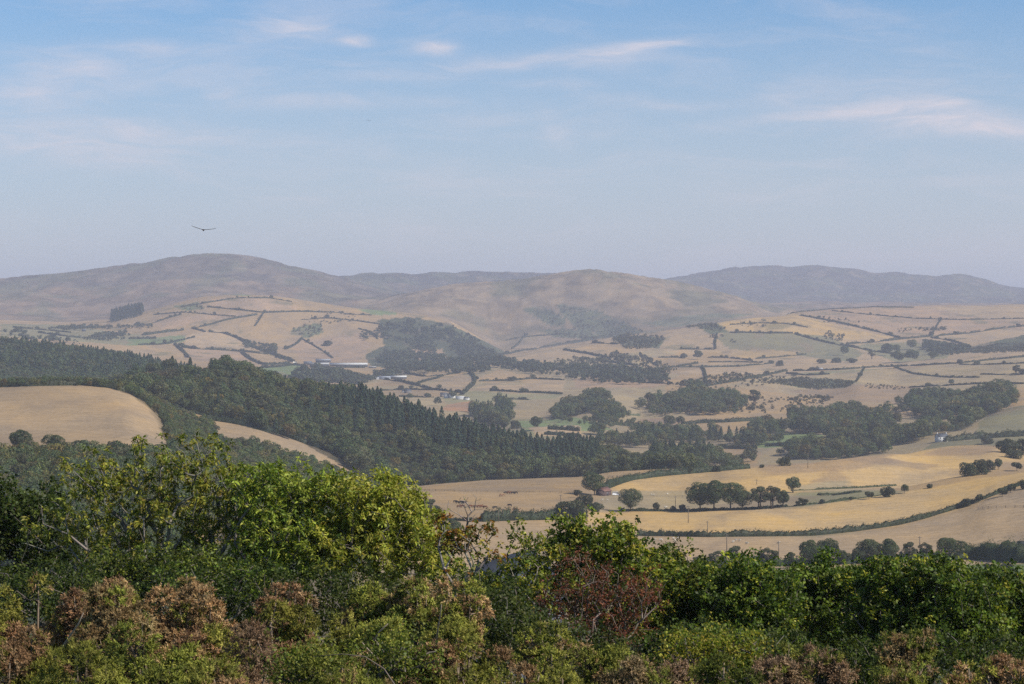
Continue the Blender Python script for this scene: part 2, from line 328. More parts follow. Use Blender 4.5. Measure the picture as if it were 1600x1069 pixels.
# ------------------------------------------------------------------ materials
def new_mat(name):
    m = bpy.data.materials.new(name); m.use_nodes = True; nt = m.node_tree; nt.nodes.clear(); return m, nt, nt.nodes.new, nt.links.new
def mathn(nt):
    def M(op, a, b=None, clamp=False):
        n = nt.nodes.new('ShaderNodeMath'); n.operation = op; n.use_clamp = clamp
        for i, v in enumerate((a, b)):
            if v is None: continue
            if isinstance(v, (int, float)): n.inputs[i].default_value = v
            else: nt.links.new(v, n.inputs[i])
        return n.outputs[0]
    return M
def mat_terrain():
    m, nt, N, L = new_mat('dry_pasture'); M = mathn(nt)
    out = N('ShaderNodeOutputMaterial'); b = N('ShaderNodeBsdfPrincipled'); b.inputs['Roughness'].default_value = 0.95
    b.inputs['Specular IOR Level'].default_value = 0.1
    at = N('ShaderNodeAttribute'); at.attribute_name = 'col'
    tc = N('ShaderNodeTexCoord'); pos = tc.outputs['Object']
    def noise(sc, det, rough, sx=1, sy=1, dist=0):
        mp = N('ShaderNodeMapping'); mp.inputs['Scale'].default_value = (sx, sy, 1); L(pos, mp.inputs[0])
        n = N('ShaderNodeTexNoise'); n.inputs['Scale'].default_value = sc; n.inputs['Detail'].default_value = det; n.inputs['Roughness'].default_value = rough
        n.inputs['Distortion'].default_value = dist; L(mp.outputs[0], n.inputs['Vector']); return n.outputs['Fac']
    stripe = noise(.33, 4, .6, .10, 1, .3); big = noise(0.0045, 6, 0.6, 1, .6, .5); mid = noise(0.02, 5, 0.62, 1, .5, .4); fine = noise(0.22, 5, 0.7); tuft = noise(.75, 3, .7, 1, .35)
    v = M('ADD', M('MULTIPLY', M('SUBTRACT', stripe, .5), .7), -0.20); v = M('ADD', v, M('MULTIPLY', big, 0.50)); v = M('ADD', v, M('MULTIPLY', mid, 0.9)); v = M('ADD', v, M('MULTIPLY', fine, 0.50)); v = M('ADD', v, M('MULTIPLY', tuft, 0.36))
    hs = N('ShaderNodeHueSaturation'); L(at.outputs['Color'], hs.inputs['Color']); L(v, hs.inputs['Value'])
    sat = M('ADD', 0.72, M('MULTIPLY', mid, 0.80)); L(sat, hs.inputs['Saturation'])
    # greyer, rougher worn patches
    pt = N('ShaderNodeMapRange'); pt.interpolation_type = 'SMOOTHSTEP'; L(noise(0.011, 7, 0.62, 1, .45, .8), pt.inputs[0]); pt.inputs[1].default_value = .53; pt.inputs[2].default_value = .66
    pt.inputs[4].default_value = .6
    mx = N('ShaderNodeMix'); mx.data_type = 'RGBA'; L(pt.outputs[0], mx.inputs[0]); L(hs.outputs[0], mx.inputs[6]); mx.inputs[7].default_value = (.25, .185, .125, 1)
    L(mx.outputs[2], b.inputs['Base Color'])
    bp = N('ShaderNodeBump'); bp.inputs['Strength'].default_value = 0.55; bp.inputs['Distance'].default_value = 0.8
    L(M('ADD', fine, M('MULTIPLY', mid, 2.0)), bp.inputs['Height']); L(bp.outputs[0], b.inputs['Normal'])
    L(b.outputs[0], out.inputs[0]); return m
def mat_leaf(name, transl=0.30, rough=0.5, spec=0.3, vary=0.35, gloss=True):
    m, nt, N, L = new_mat(name); M = mathn(nt)
    out = N('ShaderNodeOutputMaterial'); b = N('ShaderNodeBsdfPrincipled'); b.inputs['Roughness'].default_value = rough
    b.inputs['Specular IOR Level'].default_value = spec
    at = N('ShaderNodeAttribute'); at.attribute_name = 'col'; oi = N('ShaderNodeObjectInfo')
    hs = N('ShaderNodeHueSaturation'); L(at.outputs['Color'], hs.inputs['Color'])
    L(M('ADD', 1 - vary / 2, M('MULTIPLY', oi.outputs['Random'], vary)), hs.inputs['Value'])
    r2 = M('FRACT', M('MULTIPLY', oi.outputs['Random'], 7.13)); L(M('ADD', 0.485, M('MULTIPLY', r2, 0.03)), hs.inputs['Hue'])
    L(hs.outputs[0], b.inputs['Base Color'])
    if transl > 0:
        tr = N('ShaderNodeBsdfTranslucent'); g = N('ShaderNodeMix'); g.data_type = 'RGBA'; g.blend_type = 'MULTIPLY'; g.inputs[0].default_value = 1
        L(hs.outputs[0], g.inputs[6]); g.inputs[7].default_value = (1.5, 1.6, .7, 1); L(g.outputs[2], tr.inputs[0])
        mx = N('ShaderNodeMixShader'); mx.inputs[0].default_value = transl; L(b.outputs[0], mx.inputs[1]); L(tr.outputs[0], mx.inputs[2]); L(mx.outputs[0], out.inputs[0])
    else: L(b.outputs[0], out.inputs[0])
    return m
def mat_plain(name, rough=0.7, spec=0.3, nscale=3.0, namp=0.3, metal=0.0):
    m, nt, N, L = new_mat(name); M = mathn(nt)
    out = N('ShaderNodeOutputMaterial'); b = N('ShaderNodeBsdfPrincipled'); b.inputs['Roughness'].default_value = rough; b.inputs['Specular IOR Level'].default_value = spec
    b.inputs['Metallic'].default_value = metal
    at = N('ShaderNodeAttribute'); at.attribute_name = 'col'; tc = N('ShaderNodeTexCoord')
    n = N('ShaderNodeTexNoise'); n.inputs['Scale'].default_value = nscale; n.inputs['Detail'].default_value = 5; L(tc.outputs['Object'], n.inputs['Vector'])
    hs = N('ShaderNodeHueSaturation'); L(at.outputs['Color'], hs.inputs['Color']); L(M('ADD', 1 - namp / 2, M('MULTIPLY', n.outputs['Fac'], namp)), hs.inputs['Value'])
    L(hs.outputs[0], b.inputs['Base Color']); L(b.outputs[0], out.inputs[0]); return m
MT = mat_terrain()
M_LEAF = mat_leaf('broad_leaves', 0.28, 0.55, 0.25)
M_GLOSS = mat_leaf('glossy_leaves', 0.30, 0.5, 0.22, 0.2)
M_NEEDLE = mat_leaf('needles', 0.0, 0.8, 0.1)
M_GORSE = mat_leaf('gorse_spines', 0.10, 0.7, 0.2, 0.25)
M_BARK = mat_plain('bark', 0.9, 0.1, 6, 0.7)
M_WALL = mat_plain('render_and_stone', 0.85, 0.2, 1.5, 0.25)
M_ROOF = mat_plain('slate_and_tin', 0.6, 0.3, 1.2, 0.4)
M_GLASS = mat_plain('window_glass', 0.15, 0.6, 1, 0.1)
M_WOOD = mat_plain('weathered_wood', 0.9, 0.1, 4, 0.5)
M_HIDE = mat_plain('animal_coat', 0.85, 0.15, 3, 0.3)
M_WIRE = mat_plain('wire', 0.5, 0.4, 2, 0.1)
M_PAINT = mat_plain('painted_metal', 0.35, 0.5, 1, 0.1)

# ------------------------------------------------------------------ terrain colours
TAN = np.array((.385, .280, .170)); GOLD = np.array((.54, .385, .205)); PALE = np.array((.42, .315, .205)); BROWN = np.array((.285, .205, .140))
GREEN = np.array((.135, .165, .080)); OLIVE = np.array((.225, .205, .125)); DRYG = np.array((.31, .25, .16)); HEATH = np.array((.070, .078, .045)); SOIL = np.array((.32, .2, .13))
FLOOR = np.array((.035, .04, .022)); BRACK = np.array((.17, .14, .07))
P_ = []   # (polygon, dmin, dmax, colour, strength)
def field(poly, d0, d1, c, s=1.0): P_.append((poly, d0, d1, np.array(c), s))
# near right farmland
field([(1480, 880), (1700, 880), (1700, 925), (1200, 925), (1200, 893)], 800, 955, GREEN * 1.0)
field([(600, 812), (1000, 812), (1000, 900), (600, 900)], 850, 1140, TAN)
field([(960, 836), (1270, 840), (1400, 826), (1500, 800), (1600, 760), (1700, 740), (1700, 880), (960, 890)], 900, 1230, PALE * .97)
field([(1000, 800), (1230, 794), (1400, 770), (1600, 737), (1700, 720), (1700, 740), (1600, 757), (1500, 795), (1400, 822), (1270, 836), (1000, 836)], 1060, 1400, GOLD)
field([(900, 800), (1000, 800), (1000, 836), (900, 812)], 1060, 1400, GOLD * .96)
field([(600, 812), (900, 812), (1000, 836), (1000, 900), (600, 900)], 850, 1140, PALE * .97)
field([(600, 765), (900, 766), (960, 786), (880, 812), (600, 812)], 1100, 1480, TAN * .95)
field([(600, 770), (640, 760), (900, 745), (945, 742), (900, 768)], 1400, 1600, TAN * .9)
field([(945, 766), (960, 752), (1040, 741), (1180, 731), (1270, 724), (1330, 712), (1250, 765), (1240, 775), (1060, 768)], 1380, 1650, GOLD * .97)
field([(945, 766), (1240, 770), (1240, 795), (920, 800)], 1250, 1500, DRYG * 1.2)
field([(1240, 795), (1240, 770), (1330, 765), (1420, 768)], 1250, 1500, OLIVE * 1.1)
field([(1250, 758), (1420, 740), (1460, 745), (1330, 766), (1230, 768)], 1350, 1600, DRYG * 1.25)
field([(1300, 716), (1440, 735), (1500, 715), (1560, 708), (1560, 770), (1330, 760)], 1420, 1700, GOLD)
field([(1180, 730), (1330, 712), (1390, 712), (1440, 722), (1360, 728), (1330, 735), (1200, 742)], 1480, 1640, BROWN * 1.15, .6)  # brown painted on the mound's left flank as its shaded side
field([(1340, 722), (1440, 704), (1490, 694), (1560, 694), (1640, 705), (1640, 728), (1480, 728), (1420, 738)], 1600, 1850, GOLD * .98)
field([(1470, 700), (1560, 697), (1540, 712), (1430, 712)], 1600, 1850, BROWN * 1.2, .7)  # brown painted over the farther mound in place of shade
# left farmland
field([(-200, 595), (130, 602), (210, 612), (262, 640), (292, 700), (270, 745), (-200, 745)], 1110, 1570, PALE * .88)
field([(-200, 705), (40, 706), (110, 716), (-200, 735)], 980, 1125, PALE * .8)
field([(310, 650), (400, 660), (470, 684), (548, 715), (520, 742), (470, 722), (400, 700), (300, 690)], 1530, 1710, PALE * .88)
field([(20, 590), (185, 586), (190, 604), (20, 606)], 1600, 1900, BROWN * 1.3)
# wood floors
WOODS = {}
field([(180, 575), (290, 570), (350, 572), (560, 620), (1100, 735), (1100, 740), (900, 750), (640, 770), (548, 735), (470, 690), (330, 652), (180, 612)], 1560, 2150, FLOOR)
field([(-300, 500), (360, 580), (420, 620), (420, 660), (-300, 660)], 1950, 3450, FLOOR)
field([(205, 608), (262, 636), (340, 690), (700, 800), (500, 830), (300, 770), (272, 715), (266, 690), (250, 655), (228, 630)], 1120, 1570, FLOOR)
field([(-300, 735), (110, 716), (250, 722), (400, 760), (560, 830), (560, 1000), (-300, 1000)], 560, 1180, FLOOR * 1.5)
field([(280, 815), (400, 808), (470, 830), (440, 850), (300, 848)], 560, 1300, PALE * .85)
# valley, middle distance (2000-4300 m)
field([(640, 700), (1100, 725), (1700, 720), (1700, 600), (1230, 600), (850, 600), (640, 640)], 1950, 3100, DRYG * 1.0)
field([(740, 690), (745, 640), (860, 645), (905, 665), (900, 682)], 2100, 3000, OLIVE * 1.0)
field([(795, 655), (900, 652), (960, 672), (830, 676)], 2100, 2900, GREEN * 1.4)
field([(825, 668), (905, 664), (910, 680), (840, 682)], 2100, 2800, PALE)
field([(1000, 655), (1090, 650), (1150, 655), (1160, 672), (1050, 676), (980, 668)], 2100, 3200, BROWN * 1.05)
field([(1065, 652), (1240, 632), (1235, 650), (1130, 676), (1070, 672)], 2200, 3400, TAN * .95)
field([(1030, 698), (1140, 696), (1190, 708), (1180, 728), (1030, 724)], 2000, 2600, TAN * .85)
field([(1178, 688), (1230, 676), (1290, 680), (1260, 697), (1185, 700)], 2100, 2800, GREEN * 1.3)
field([(1290, 628), (1400, 626), (1400, 640), (1290, 645)], 2500, 3300, GREEN * 1.1)
field([(1322, 632), (1372, 634), (1368, 641), (1330, 639)], 2500, 3300, GOLD)
field([(1520, 690), (1530, 660), (1575, 625), (1700, 610), (1700, 682), (1535, 686)], 2050, 3200, OLIVE * 1.0)
field([(1460, 690), (1700, 682), (1700, 705), (1440, 705)], 1950, 2500, OLIVE * .9)
field([(850, 640), (850, 600), (1000, 595), (1000, 650)], 2700, 3600, HEATH * 1.5)
# 2900-4300 m patchwork
base = [(540, 650), (1700, 650), (1700, 560), (540, 570)]
field([(560, 660), (560, 570), (1060, 575), (1060, 640), (860, 660)], 2950, 4700, DRYG * 1.1)
for poly, c in [([(660, 607), (690, 592), (720, 585), (742, 594), (735, 610), (700, 614)], PALE * .95), ([(742, 592), (780, 578), (850, 590), (838, 598), (760, 600)], TAN * 1.1),
                ([(560, 604), (640, 586), (720, 577), (726, 586), (690, 592), (640, 602)], TAN), ([(560, 614), (640, 606), (690, 612), (690, 620), (600, 622)], TAN * .95),
                ([(760, 602), (880, 600), (880, 612), (800, 614), (745, 606)], PALE), ([(690, 622), (740, 610), (800, 616), (880, 615), (870, 622), (700, 632)], OLIVE * 1.2),
                ([(565, 622), (640, 618), (690, 624), (690, 634), (600, 634)], DRYG * 1.2), ([(700, 632), (740, 626), (738, 645), (690, 640)], SOIL * 1.2),
                ([(895, 592), (960, 584), (1030, 586), (1060, 596), (1020, 606), (900, 606)], BROWN * 1.3), ([(480, 574), (560, 572), (600, 580), (560, 590), (480, 588)], PALE * .95),
                ([(820, 596), (880, 592), (885, 600), (830, 602)], PALE)]:
    field(poly, 2950, 5000, c)
# right hillside
field([(1040, 600), (1100, 560), (1240, 548), (1500, 540), (1700, 530), (1700, 625), (1500, 650), (1300, 655), (1160, 655), (1040, 640)], 2600, 5200, TAN)
field([(1130, 602), (1230, 582), (1400, 578), (1560, 560), (1700, 555), (1700, 600), (1500, 610), (1400, 635), (1260, 620)], 2900, 4400, DRYG * 1.25, .8)
field([(1230, 612), (1320, 600), (1440, 604), (1400, 632), (1300, 625)], 2800, 4000, BROWN * 1.15, .8)
field([(1200, 595), (1260, 590), (1340, 595), (1320, 606), (1250, 606)], 3000, 4300, HEATH * 2, .9)
field([(1250, 579), (1330, 573), (1480, 560), (1480, 566), (1320, 583), (1255, 586)], 3300, 5000, OLIVE * 1.25)
field([(780, 560), (850, 545), (940, 530), (1060, 505), (1200, 492), (1700, 480), (1700, 575), (1100, 590), (980, 585), (860, 580)], 4100, 6500, PALE * 1.0)
for poly, c in [([(1130, 520), (1235, 518), (1300, 528), (1350, 552), (1330, 566), (1250, 556), (1140, 545), (1120, 530)], OLIVE * 1.05),
                ([(1070, 505), (1150, 494), (1240, 490), (1330, 515), (1400, 528), (1330, 532), (1240, 520), (1130, 516)], GOLD * .95),
                ([(1250, 486), (1380, 478), (1600, 476), (1700, 478), (1700, 508), (1520, 518), (1410, 528), (1300, 505)], BROWN * 1.35),
                ([(1440, 480), (1600, 476), (1700, 478), (1700, 500), (1560, 500)], PALE), ([(890, 545), (960, 534), (1000, 545), (960, 556), (900, 552)], TAN * 1.1),
                ([(1140, 552), (1180, 546), (1250, 550), (1240, 558), (1140, 560)], GOLD * .9), ([(1000, 553), (1110, 550), (1180, 562), (1100, 568), (1010, 562)], TAN),
                ([(1040, 560), (1090, 566), (1100, 575), (1040, 585), (1030, 570)], TAN * .9), ([(860, 562), (960, 556), (1020, 568), (930, 580), (870, 575)], DRYG * 1.2),
                ([(960, 556), (1030, 545), (1060, 552), (1000, 562)], DRYG * 1.2),
                ([(1500, 545), (1560, 532), (1610, 522), (1700, 515), (1700, 540), (1600, 546), (1520, 552)], HEATH * 1.1), ([(1330, 540), (1430, 535), (1490, 545), (1480, 560), (1400, 566)], OLIVE * 1.1),
                ([(955, 528), (1000, 524), (1040, 528), (1030, 545), (975, 540)], HEATH * 1.6), ([(1085, 508), (1120, 504), (1140, 520), (1110, 522)], HEATH * 1.7)]:
    field(poly, 3300, 6500, c)
# left hill (4100-6500)
field([(-200, 540), (-200, 498), (240, 480), (330, 455), (700, 480), (790, 548), (700, 575), (480, 585), (300, 570)], 4100, 6800, TAN * .98)
for poly, c in [([(0, 506), (120, 508), (180, 520), (280, 530), (200, 540), (0, 525)], OLIVE * 1.1), ([(200, 530), (290, 524), (310, 530), (260, 538), (200, 540)], GREEN * 1.3),
                ([(290, 525), (340, 515), (400, 538), (390, 546), (290, 542)], PALE * 1.05), ([(300, 545), (380, 548), (410, 562), (330, 566), (290, 558)], BROWN * 1.4),
                ([(385, 550), (450, 562), (410, 570), (395, 562)], TAN), ([(400, 575), (470, 568), (470, 585), (420, 590)], GREEN * 1.25), ([(240, 500), (330, 490), (400, 490), (320, 505), (250, 515)], BROWN * 1.45),
                ([(330, 468), (380, 464), (440, 470), (470, 482), (400, 486), (330, 478)], BROWN * 1.5), ([(560, 484), (620, 480), (620, 492), (580, 492)], GREEN * 1.4), ([(350, 460), (395, 460), (390, 463)], GREEN * 1.4),
                ([(460, 512), (500, 505), (505, 520), (480, 528), (452, 520)], HEATH * 1.8), ([(450, 535), (560, 520), (580, 540), (560, 566), (470, 564)], BROWN * 1.35),
                ([(270, 478), (310, 472), (320, 482), (285, 486)], HEATH * 2), ([(590, 500), (640, 495), (700, 505), (790, 550), (700, 575), (580, 575), (570, 555), (600, 540)], HEATH * 1.0),
                ([(640, 545), (690, 545), (700, 562), (660, 570)], BROWN * 1.1, )]:
    field(poly, 4100, 6900, c)
field([(480, 572), (570, 570), (600, 575), (560, 592), (480, 592)], 3800, 5200, TAN * .95)
# mountains; the distant browns are cooled, putting some haze blue into the colour
for poly, d0, d1, c, s in [([(560, 560), (560, 420), (1240, 420), (1240, 560)], 6900, 9000, PALE * .62, 1), ([(820, 482), (850, 478), (885, 500), (880, 512), (860, 510), (838, 495)], 6900, 9000, HEATH * 1.3, 1),
                           ([(870, 476), (930, 480), (970, 500), (1000, 520), (960, 525), (905, 518), (880, 495)], 6700, 9000, HEATH * 1.3, 1), ([(850, 515), (930, 515), (1000, 525), (930, 530), (820, 525)], 6500, 9000, HEATH * 1.6, 1),
                           ([(780, 520), (850, 518), (870, 530), (840, 545), (780, 545)], 6200, 9000, PALE * .8, 1), ([(1000, 505), (1060, 495), (1120, 490), (1180, 490), (1050, 512)], 6900, 9000, HEATH * 1.9, .8),
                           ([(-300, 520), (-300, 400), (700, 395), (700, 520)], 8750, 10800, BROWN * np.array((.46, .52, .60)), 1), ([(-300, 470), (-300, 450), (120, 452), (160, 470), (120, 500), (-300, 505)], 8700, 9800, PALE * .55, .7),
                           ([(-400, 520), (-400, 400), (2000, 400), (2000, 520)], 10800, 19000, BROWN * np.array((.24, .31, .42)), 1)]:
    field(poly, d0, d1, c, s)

def terrain_colours():
    C = np.zeros(TX.shape + (3,)); D = TY
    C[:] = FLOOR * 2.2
    def setc(m, c): C[m] = c
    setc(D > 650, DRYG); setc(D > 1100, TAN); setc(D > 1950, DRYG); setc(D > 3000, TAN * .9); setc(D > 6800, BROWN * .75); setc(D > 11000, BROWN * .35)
    jx = PX[None, :] + 1.6 * fbm(TX / 25, TY / 25, 3, 51); jy = TSY + 0.9 * fbm(TX / 30, TY / 30, 3, 57)
    far = np.clip((D - 6000) / 2000, 0, 1); jx = jx + far * 9 * fbm(TX / 150, TY / 250, 4, 61); jy = jy + far * 5 * fbm(TX / 150, TY / 250, 4, 67)
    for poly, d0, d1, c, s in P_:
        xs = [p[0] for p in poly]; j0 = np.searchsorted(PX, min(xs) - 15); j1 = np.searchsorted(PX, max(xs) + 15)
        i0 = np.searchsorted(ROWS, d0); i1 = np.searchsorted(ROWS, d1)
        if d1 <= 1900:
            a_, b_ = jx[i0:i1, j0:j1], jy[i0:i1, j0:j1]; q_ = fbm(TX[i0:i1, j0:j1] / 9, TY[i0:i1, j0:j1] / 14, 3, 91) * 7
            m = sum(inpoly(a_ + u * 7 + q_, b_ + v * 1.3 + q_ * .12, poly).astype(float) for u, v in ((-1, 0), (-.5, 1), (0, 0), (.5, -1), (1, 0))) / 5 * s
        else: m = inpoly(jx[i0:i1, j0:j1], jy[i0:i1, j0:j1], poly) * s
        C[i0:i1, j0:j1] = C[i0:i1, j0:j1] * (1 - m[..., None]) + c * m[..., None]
    # heather and rock on the uplands
    h = np.clip((fbm(TX / 170, TY / 330, 6, 71, .62) + .02) * 4.6, 0, 1) * np.clip((D - 6300) / 1500, 0, 1)
    C = C * (1 - .62 * h[..., None]) + HEATH * 1.35 * .62 * h[..., None]
    h = np.clip((fbm(TX / 55, TY / 120, 5, 171, .65)) * 3.0, -1, 1) * np.clip((D - 6300) / 1500, 0, 1)
    C = C * (1 - .30 * h[..., None])
    st = 1 - np.clip(np.abs(fbm(TX / 260 + .3 * fbm(TX / 90, TY / 160, 3, 33), TY / 520, 4, 81)) * 14, 0, 1); st = st * np.clip((D - 6300) / 1500, 0, 1)
    C = C * (1 - .45 * st[..., None])  # dark streaks in the colour shade the mountain folds
    h = np.clip((fbm(TX / 70, TY / 90, 5, 77, .6) - .28) * 6, 0, 1) * np.clip((D - 3300) / 800, 0, 1) * np.clip((7500 - D) / 700, 0, 1)
    C = C * (1 - .6 * h[..., None]) + HEATH * 1.5 * .6 * h[..., None]
    return C.reshape(-1, 3)
def build_terrain():
    R, Cn = TX.shape; V = np.stack([TX, TY, TZ], -1).reshape(-1, 3)
    i, j = np.meshgrid(np.arange(R - 1), np.arange(Cn - 1), indexing='ij'); a = (i * Cn + j).ravel()
    Q = np.stack([a, a + 1, a + Cn + 1, a + Cn], 1)
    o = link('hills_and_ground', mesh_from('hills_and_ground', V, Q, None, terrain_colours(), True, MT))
    tag(o, 'rolling dry pasture hills and mountains', 'landscape', kind='structure')
build_terrain()

# ------------------------------------------------------------------ haze
def haze():
    mb = MB(); mb.box(-12000, 12000, -90, 30500, -260, 420)
    m, nt, N, L = new_mat('haze_air'); out = N('ShaderNodeOutputMaterial'); v = N('ShaderNodeVolumePrincipled')
    v.inputs['Density'].default_value = HAZE['density']; v.inputs['Color'].default_value = HAZE['color'] + (1,); v.inputs['Anisotropy'].default_value = 0.0
    L(v.outputs[0], out.inputs['Volume'])
    try: m.cycles.volume_sampling = 'DISTANCE'; m.cycles.homogeneous_volume = True
    except Exception: pass
    o = link('haze', mb.mesh('haze', m)); tag(o, 'pale blue summer haze lying over the valley', 'haze', kind='stuff')
HAZE = dict(density=0.82e-4, color=(.73, .775, .95))
haze()
# ------------------------------------------------------------------ foliage
def unit(v): return v / (np.linalg.norm(v, axis=-1, keepdims=True) + 1e-9)
def kites(P, Nn, L, Wd, rng, Dr=None, fold=.15, col=None):
    """leaf shaped quads at P, facing about Nn; L length, Wd width; Dr optional pointing direction"""
    n = len(P)
    if Dr is None: Dr = rng.normal(size=(n, 3))
    Dr = Dr - (Dr * Nn).sum(1, keepdims=True) * Nn * .85
    Dr = unit(Dr); S = unit(np.cross(Nn, Dr))
    L = np.broadcast_to(L, n)[:, None]; Wd = np.broadcast_to(Wd, n)[:, None]
    a = P - Dr * L * .5; b = P + S * Wd * .5 + Nn * Wd * fold - Dr * L * .05; c = P + Dr * L * .5; d = P - S * Wd * .5 + Nn * Wd * fold - Dr * L * .05
    V = np.stack([a, b, c, d], 1).reshape(-1, 3); Q = np.arange(4 * n).reshape(-1, 4)
    C = None if col is None else np.repeat(col, 4, 0)
    return V, Q, C
def tinted(base, n, rng, amp=.3, hue=.12):
    c = np.array(base)[None, :] * (1 + amp * rng.uniform(-1, 1, (n, 1))); c = c * (1 + hue * rng.uniform(-1, 1, (n, 3))); return np.clip(c, .002, .9)
def sphere_pts(n, rng, up=0.0):
    v = unit(rng.normal(size=(n, 3))); v[:, 2] += up; return unit(v)

def crown_mesh(rng, H, R, n, size, base, jit=.36, zlo=.3, blobs=26, blobr=.36, amp=.3, flat=1.0, fill=.25, name='crown', mat=None, lop=0.0):
    """lumpy broadleaf crown: leaf clumps on many boughs"""
    zc = H * (zlo + 1) / 2; rz = H * (1 - zlo) / 2
    d = sphere_pts(blobs, rng, .15); rr = rng.uniform(.45, 1, (blobs, 1)) ** .5
    cen = d * rr * np.array([R, R, rz]) * (1 - blobr * .85); cen[:, 2] = cen[:, 2] * flat + zc
    cen[:, 0] += lop * (cen[:, 2] - H * .3)
    br = R * blobr * rng.uniform(.7, 1.25, blobs)
    w = br ** 2; k = rng.choice(blobs, n, p=w / w.sum())
    s = sphere_pts(n, rng, .1); rad = br[k][:, None] * (1 - fill * rng.random((n, 1)) ** 2)
    P = cen[k] + s * rad * np.array([1, 1, .85])
    # drop leaves buried deep inside other boughs
    keep = np.ones(n, bool)
    for j in range(blobs):
        dd = np.linalg.norm((P - cen[j]) / np.array([1, 1, .85]), axis=1); keep &= ~((dd < br[j] * .62) & (k != j))
    P, s, k = P[keep], s[keep], k[keep]
    Nn = unit(s + rng.normal(size=P.shape) * jit)
    bt = 1 + amp * rng.uniform(-1, 1, (blobs, 1))
    C = tinted(base, len(P), rng, .28, .12) * bt[k]
    V, Q, C = kites(P, Nn, size * rng.uniform(.7, 1.3, len(P)), size * .8, rng, col=C)
    return V, Q, C, cen
def trunk_mb(rng, H, cen, zlo=.3, r=None, c=(.07, .055, .04), limbs=8, stems=1):
    mb = MB(); r = r or H * .022
    for s in range(stems):
        x0, y0 = (rng.uniform(-1, 1, 2) * r * 3 if stems > 1 else (0, 0)); fork = H * (zlo + .12); lean = rng.uniform(-.03, .03, 2) * H
        pts = [(x0, y0, -.6), (x0 + lean[0] * .2, y0 + lean[1] * .2, fork * .5), (x0 + lean[0] * .6, y0 + lean[1] * .6, fork), (x0 + lean[0], y0 + lean[1], H * .8)]
        mb.tube(pts, [r * 1.3, r * .9, r * .75, r * .15], 6, c)
        idx = rng.choice(len(cen), min(limbs, len(cen)), replace=False)
        for i in idx:
            z0 = fork * rng.uniform(.7, 1.1); p0 = np.array([x0 + lean[0] * .5, y0 + lean[1] * .5, z0]); p1 = cen[i]
            mid = (p0 + p1) / 2 + rng.normal(size=3) * H * .02 - np.array([0, 0, H * .02])
            mb.tube([p0, mid, p1], [r * .55, r * .35, r * .1], 4, c)
    return mb
def conifer_mesh(rng, H, R, n, size, base):
    t = rng.random(n) ** .75; z = H * (.08 + .92 * t); tier = np.sin(z / H * 52 + rng.uniform(0, 6)) * .18 + 1
    a = rng.uniform(0, 6.283, n); lob = 1 + .22 * np.sin(3 * a + z * 1.3) + .15 * np.sin(5 * a - z)
    r = R * (1 - t) ** .72 * tier * lob * rng.uniform(.55, 1, n) ** .5 + .12
    P = np.stack([r * np.cos(a), r * np.sin(a), z - r * .25], 1)
    Dr = np.stack([np.cos(a), np.sin(a), np.full(n, -.45)], 1); Nn = unit(np.stack([np.cos(a) * .6, np.sin(a) * .6, np.full(n, .9)], 1) + rng.normal(size=(n, 3)) * .3)
    C = tinted(base, n, rng, .3, .1) * (0.8 + .4 * t[:, None])
    return kites(P, Nn, size * 1.3 * rng.uniform(.7, 1.3, n), size * .7, rng, Dr, .1, C)

OAKC = (.072, .092, .032); WOODC = (.108, .132, .050); CONC = (.048, .074, .044); SCRUBC = (.090, .088, .040); GREYC = (.075, .085, .05)
PROTO = {}
def proto_tree(key, rng, H, R, n, size, base, mat=M_LEAF, stems=1, limbs=8, trunk=True, **k):
    V, Q, C, cen = crown_mesh(rng, H, R, n, size, base, **k)
    me = mesh_from(key + '_crown', V, Q, None, C, False, mat)
    tm = trunk_mb(rng, H, cen, k.get('zlo', .3), limbs=limbs, stems=stems).mesh(key + '_trunk', M_BARK) if trunk else None
    PROTO.setdefault(key, []).append((me, tm, H, (V, Q, C)))
rg = np.random.default_rng(7)
for i in range(5): proto_tree('near', rg, 14, 6.2 + i * .3, 9500, .46, OAKC, blobs=30, blobr=[.34, .30, .36, .32, .34][i], zlo=[.06, .14, .20, .10, .04][i], limbs=12, lop=[0, .05, -.06, .08, 0][i])
for i in range(3): proto_tree('hedgeoak', rg, 9, 5.0, 7200, .40, OAKC, blobs=22, blobr=.35, zlo=.18, limbs=10, stems=2, lop=[-.1, .06, .12][i])
for i in range(3): proto_tree('thorn', rg, 5, 2.6, 3000, .32, (.056, .062, .028), blobs=11, blobr=.38, zlo=.08, limbs=7, lop=[.25, -.1, .35][i])
for i in range(3): proto_tree('bush', rg, 4, 3.0, 3200, .34, (.060, .068, .030), blobs=16, blobr=.38, zlo=-.25, limbs=3)
for i in range(2): proto_tree('openash', rg, 12, 4.2, 4600, .38, (.07, .08, .035), blobs=22, blobr=.26, zlo=.22, limbs=14, stems=2)
for i in range(6): proto_tree('wood', rg, 14, 5.9, 900, 1.05, [WOODC, WOODC, (.118, .122, .044), (.085, .112, .046), (.112, .110, .046), (.095, .128, .046)][i], blobs=12, blobr=.42, zlo=.12, limbs=3, amp=.2)
for i in range(4): proto_tree('scrub', rg, 5, 3.4, 260, .95, SCRUBC, blobs=8, blobr=.5, zlo=-.2, limbs=2)
for i in range(4): proto_tree('far', rg, 13, 5.6, 120, 2.6, [(.060, .078, .036), (.066, .08, .04), (.055, .075, .037), (.072, .082, .04)][i], blobs=7, blobr=.48, zlo=.05, limbs=2)
for i in range(3): proto_tree('farbush', rg, 3.2, 2.8, 26, 2.2, SCRUBC, blobs=4, blobr=.55, zlo=-.2, limbs=1)
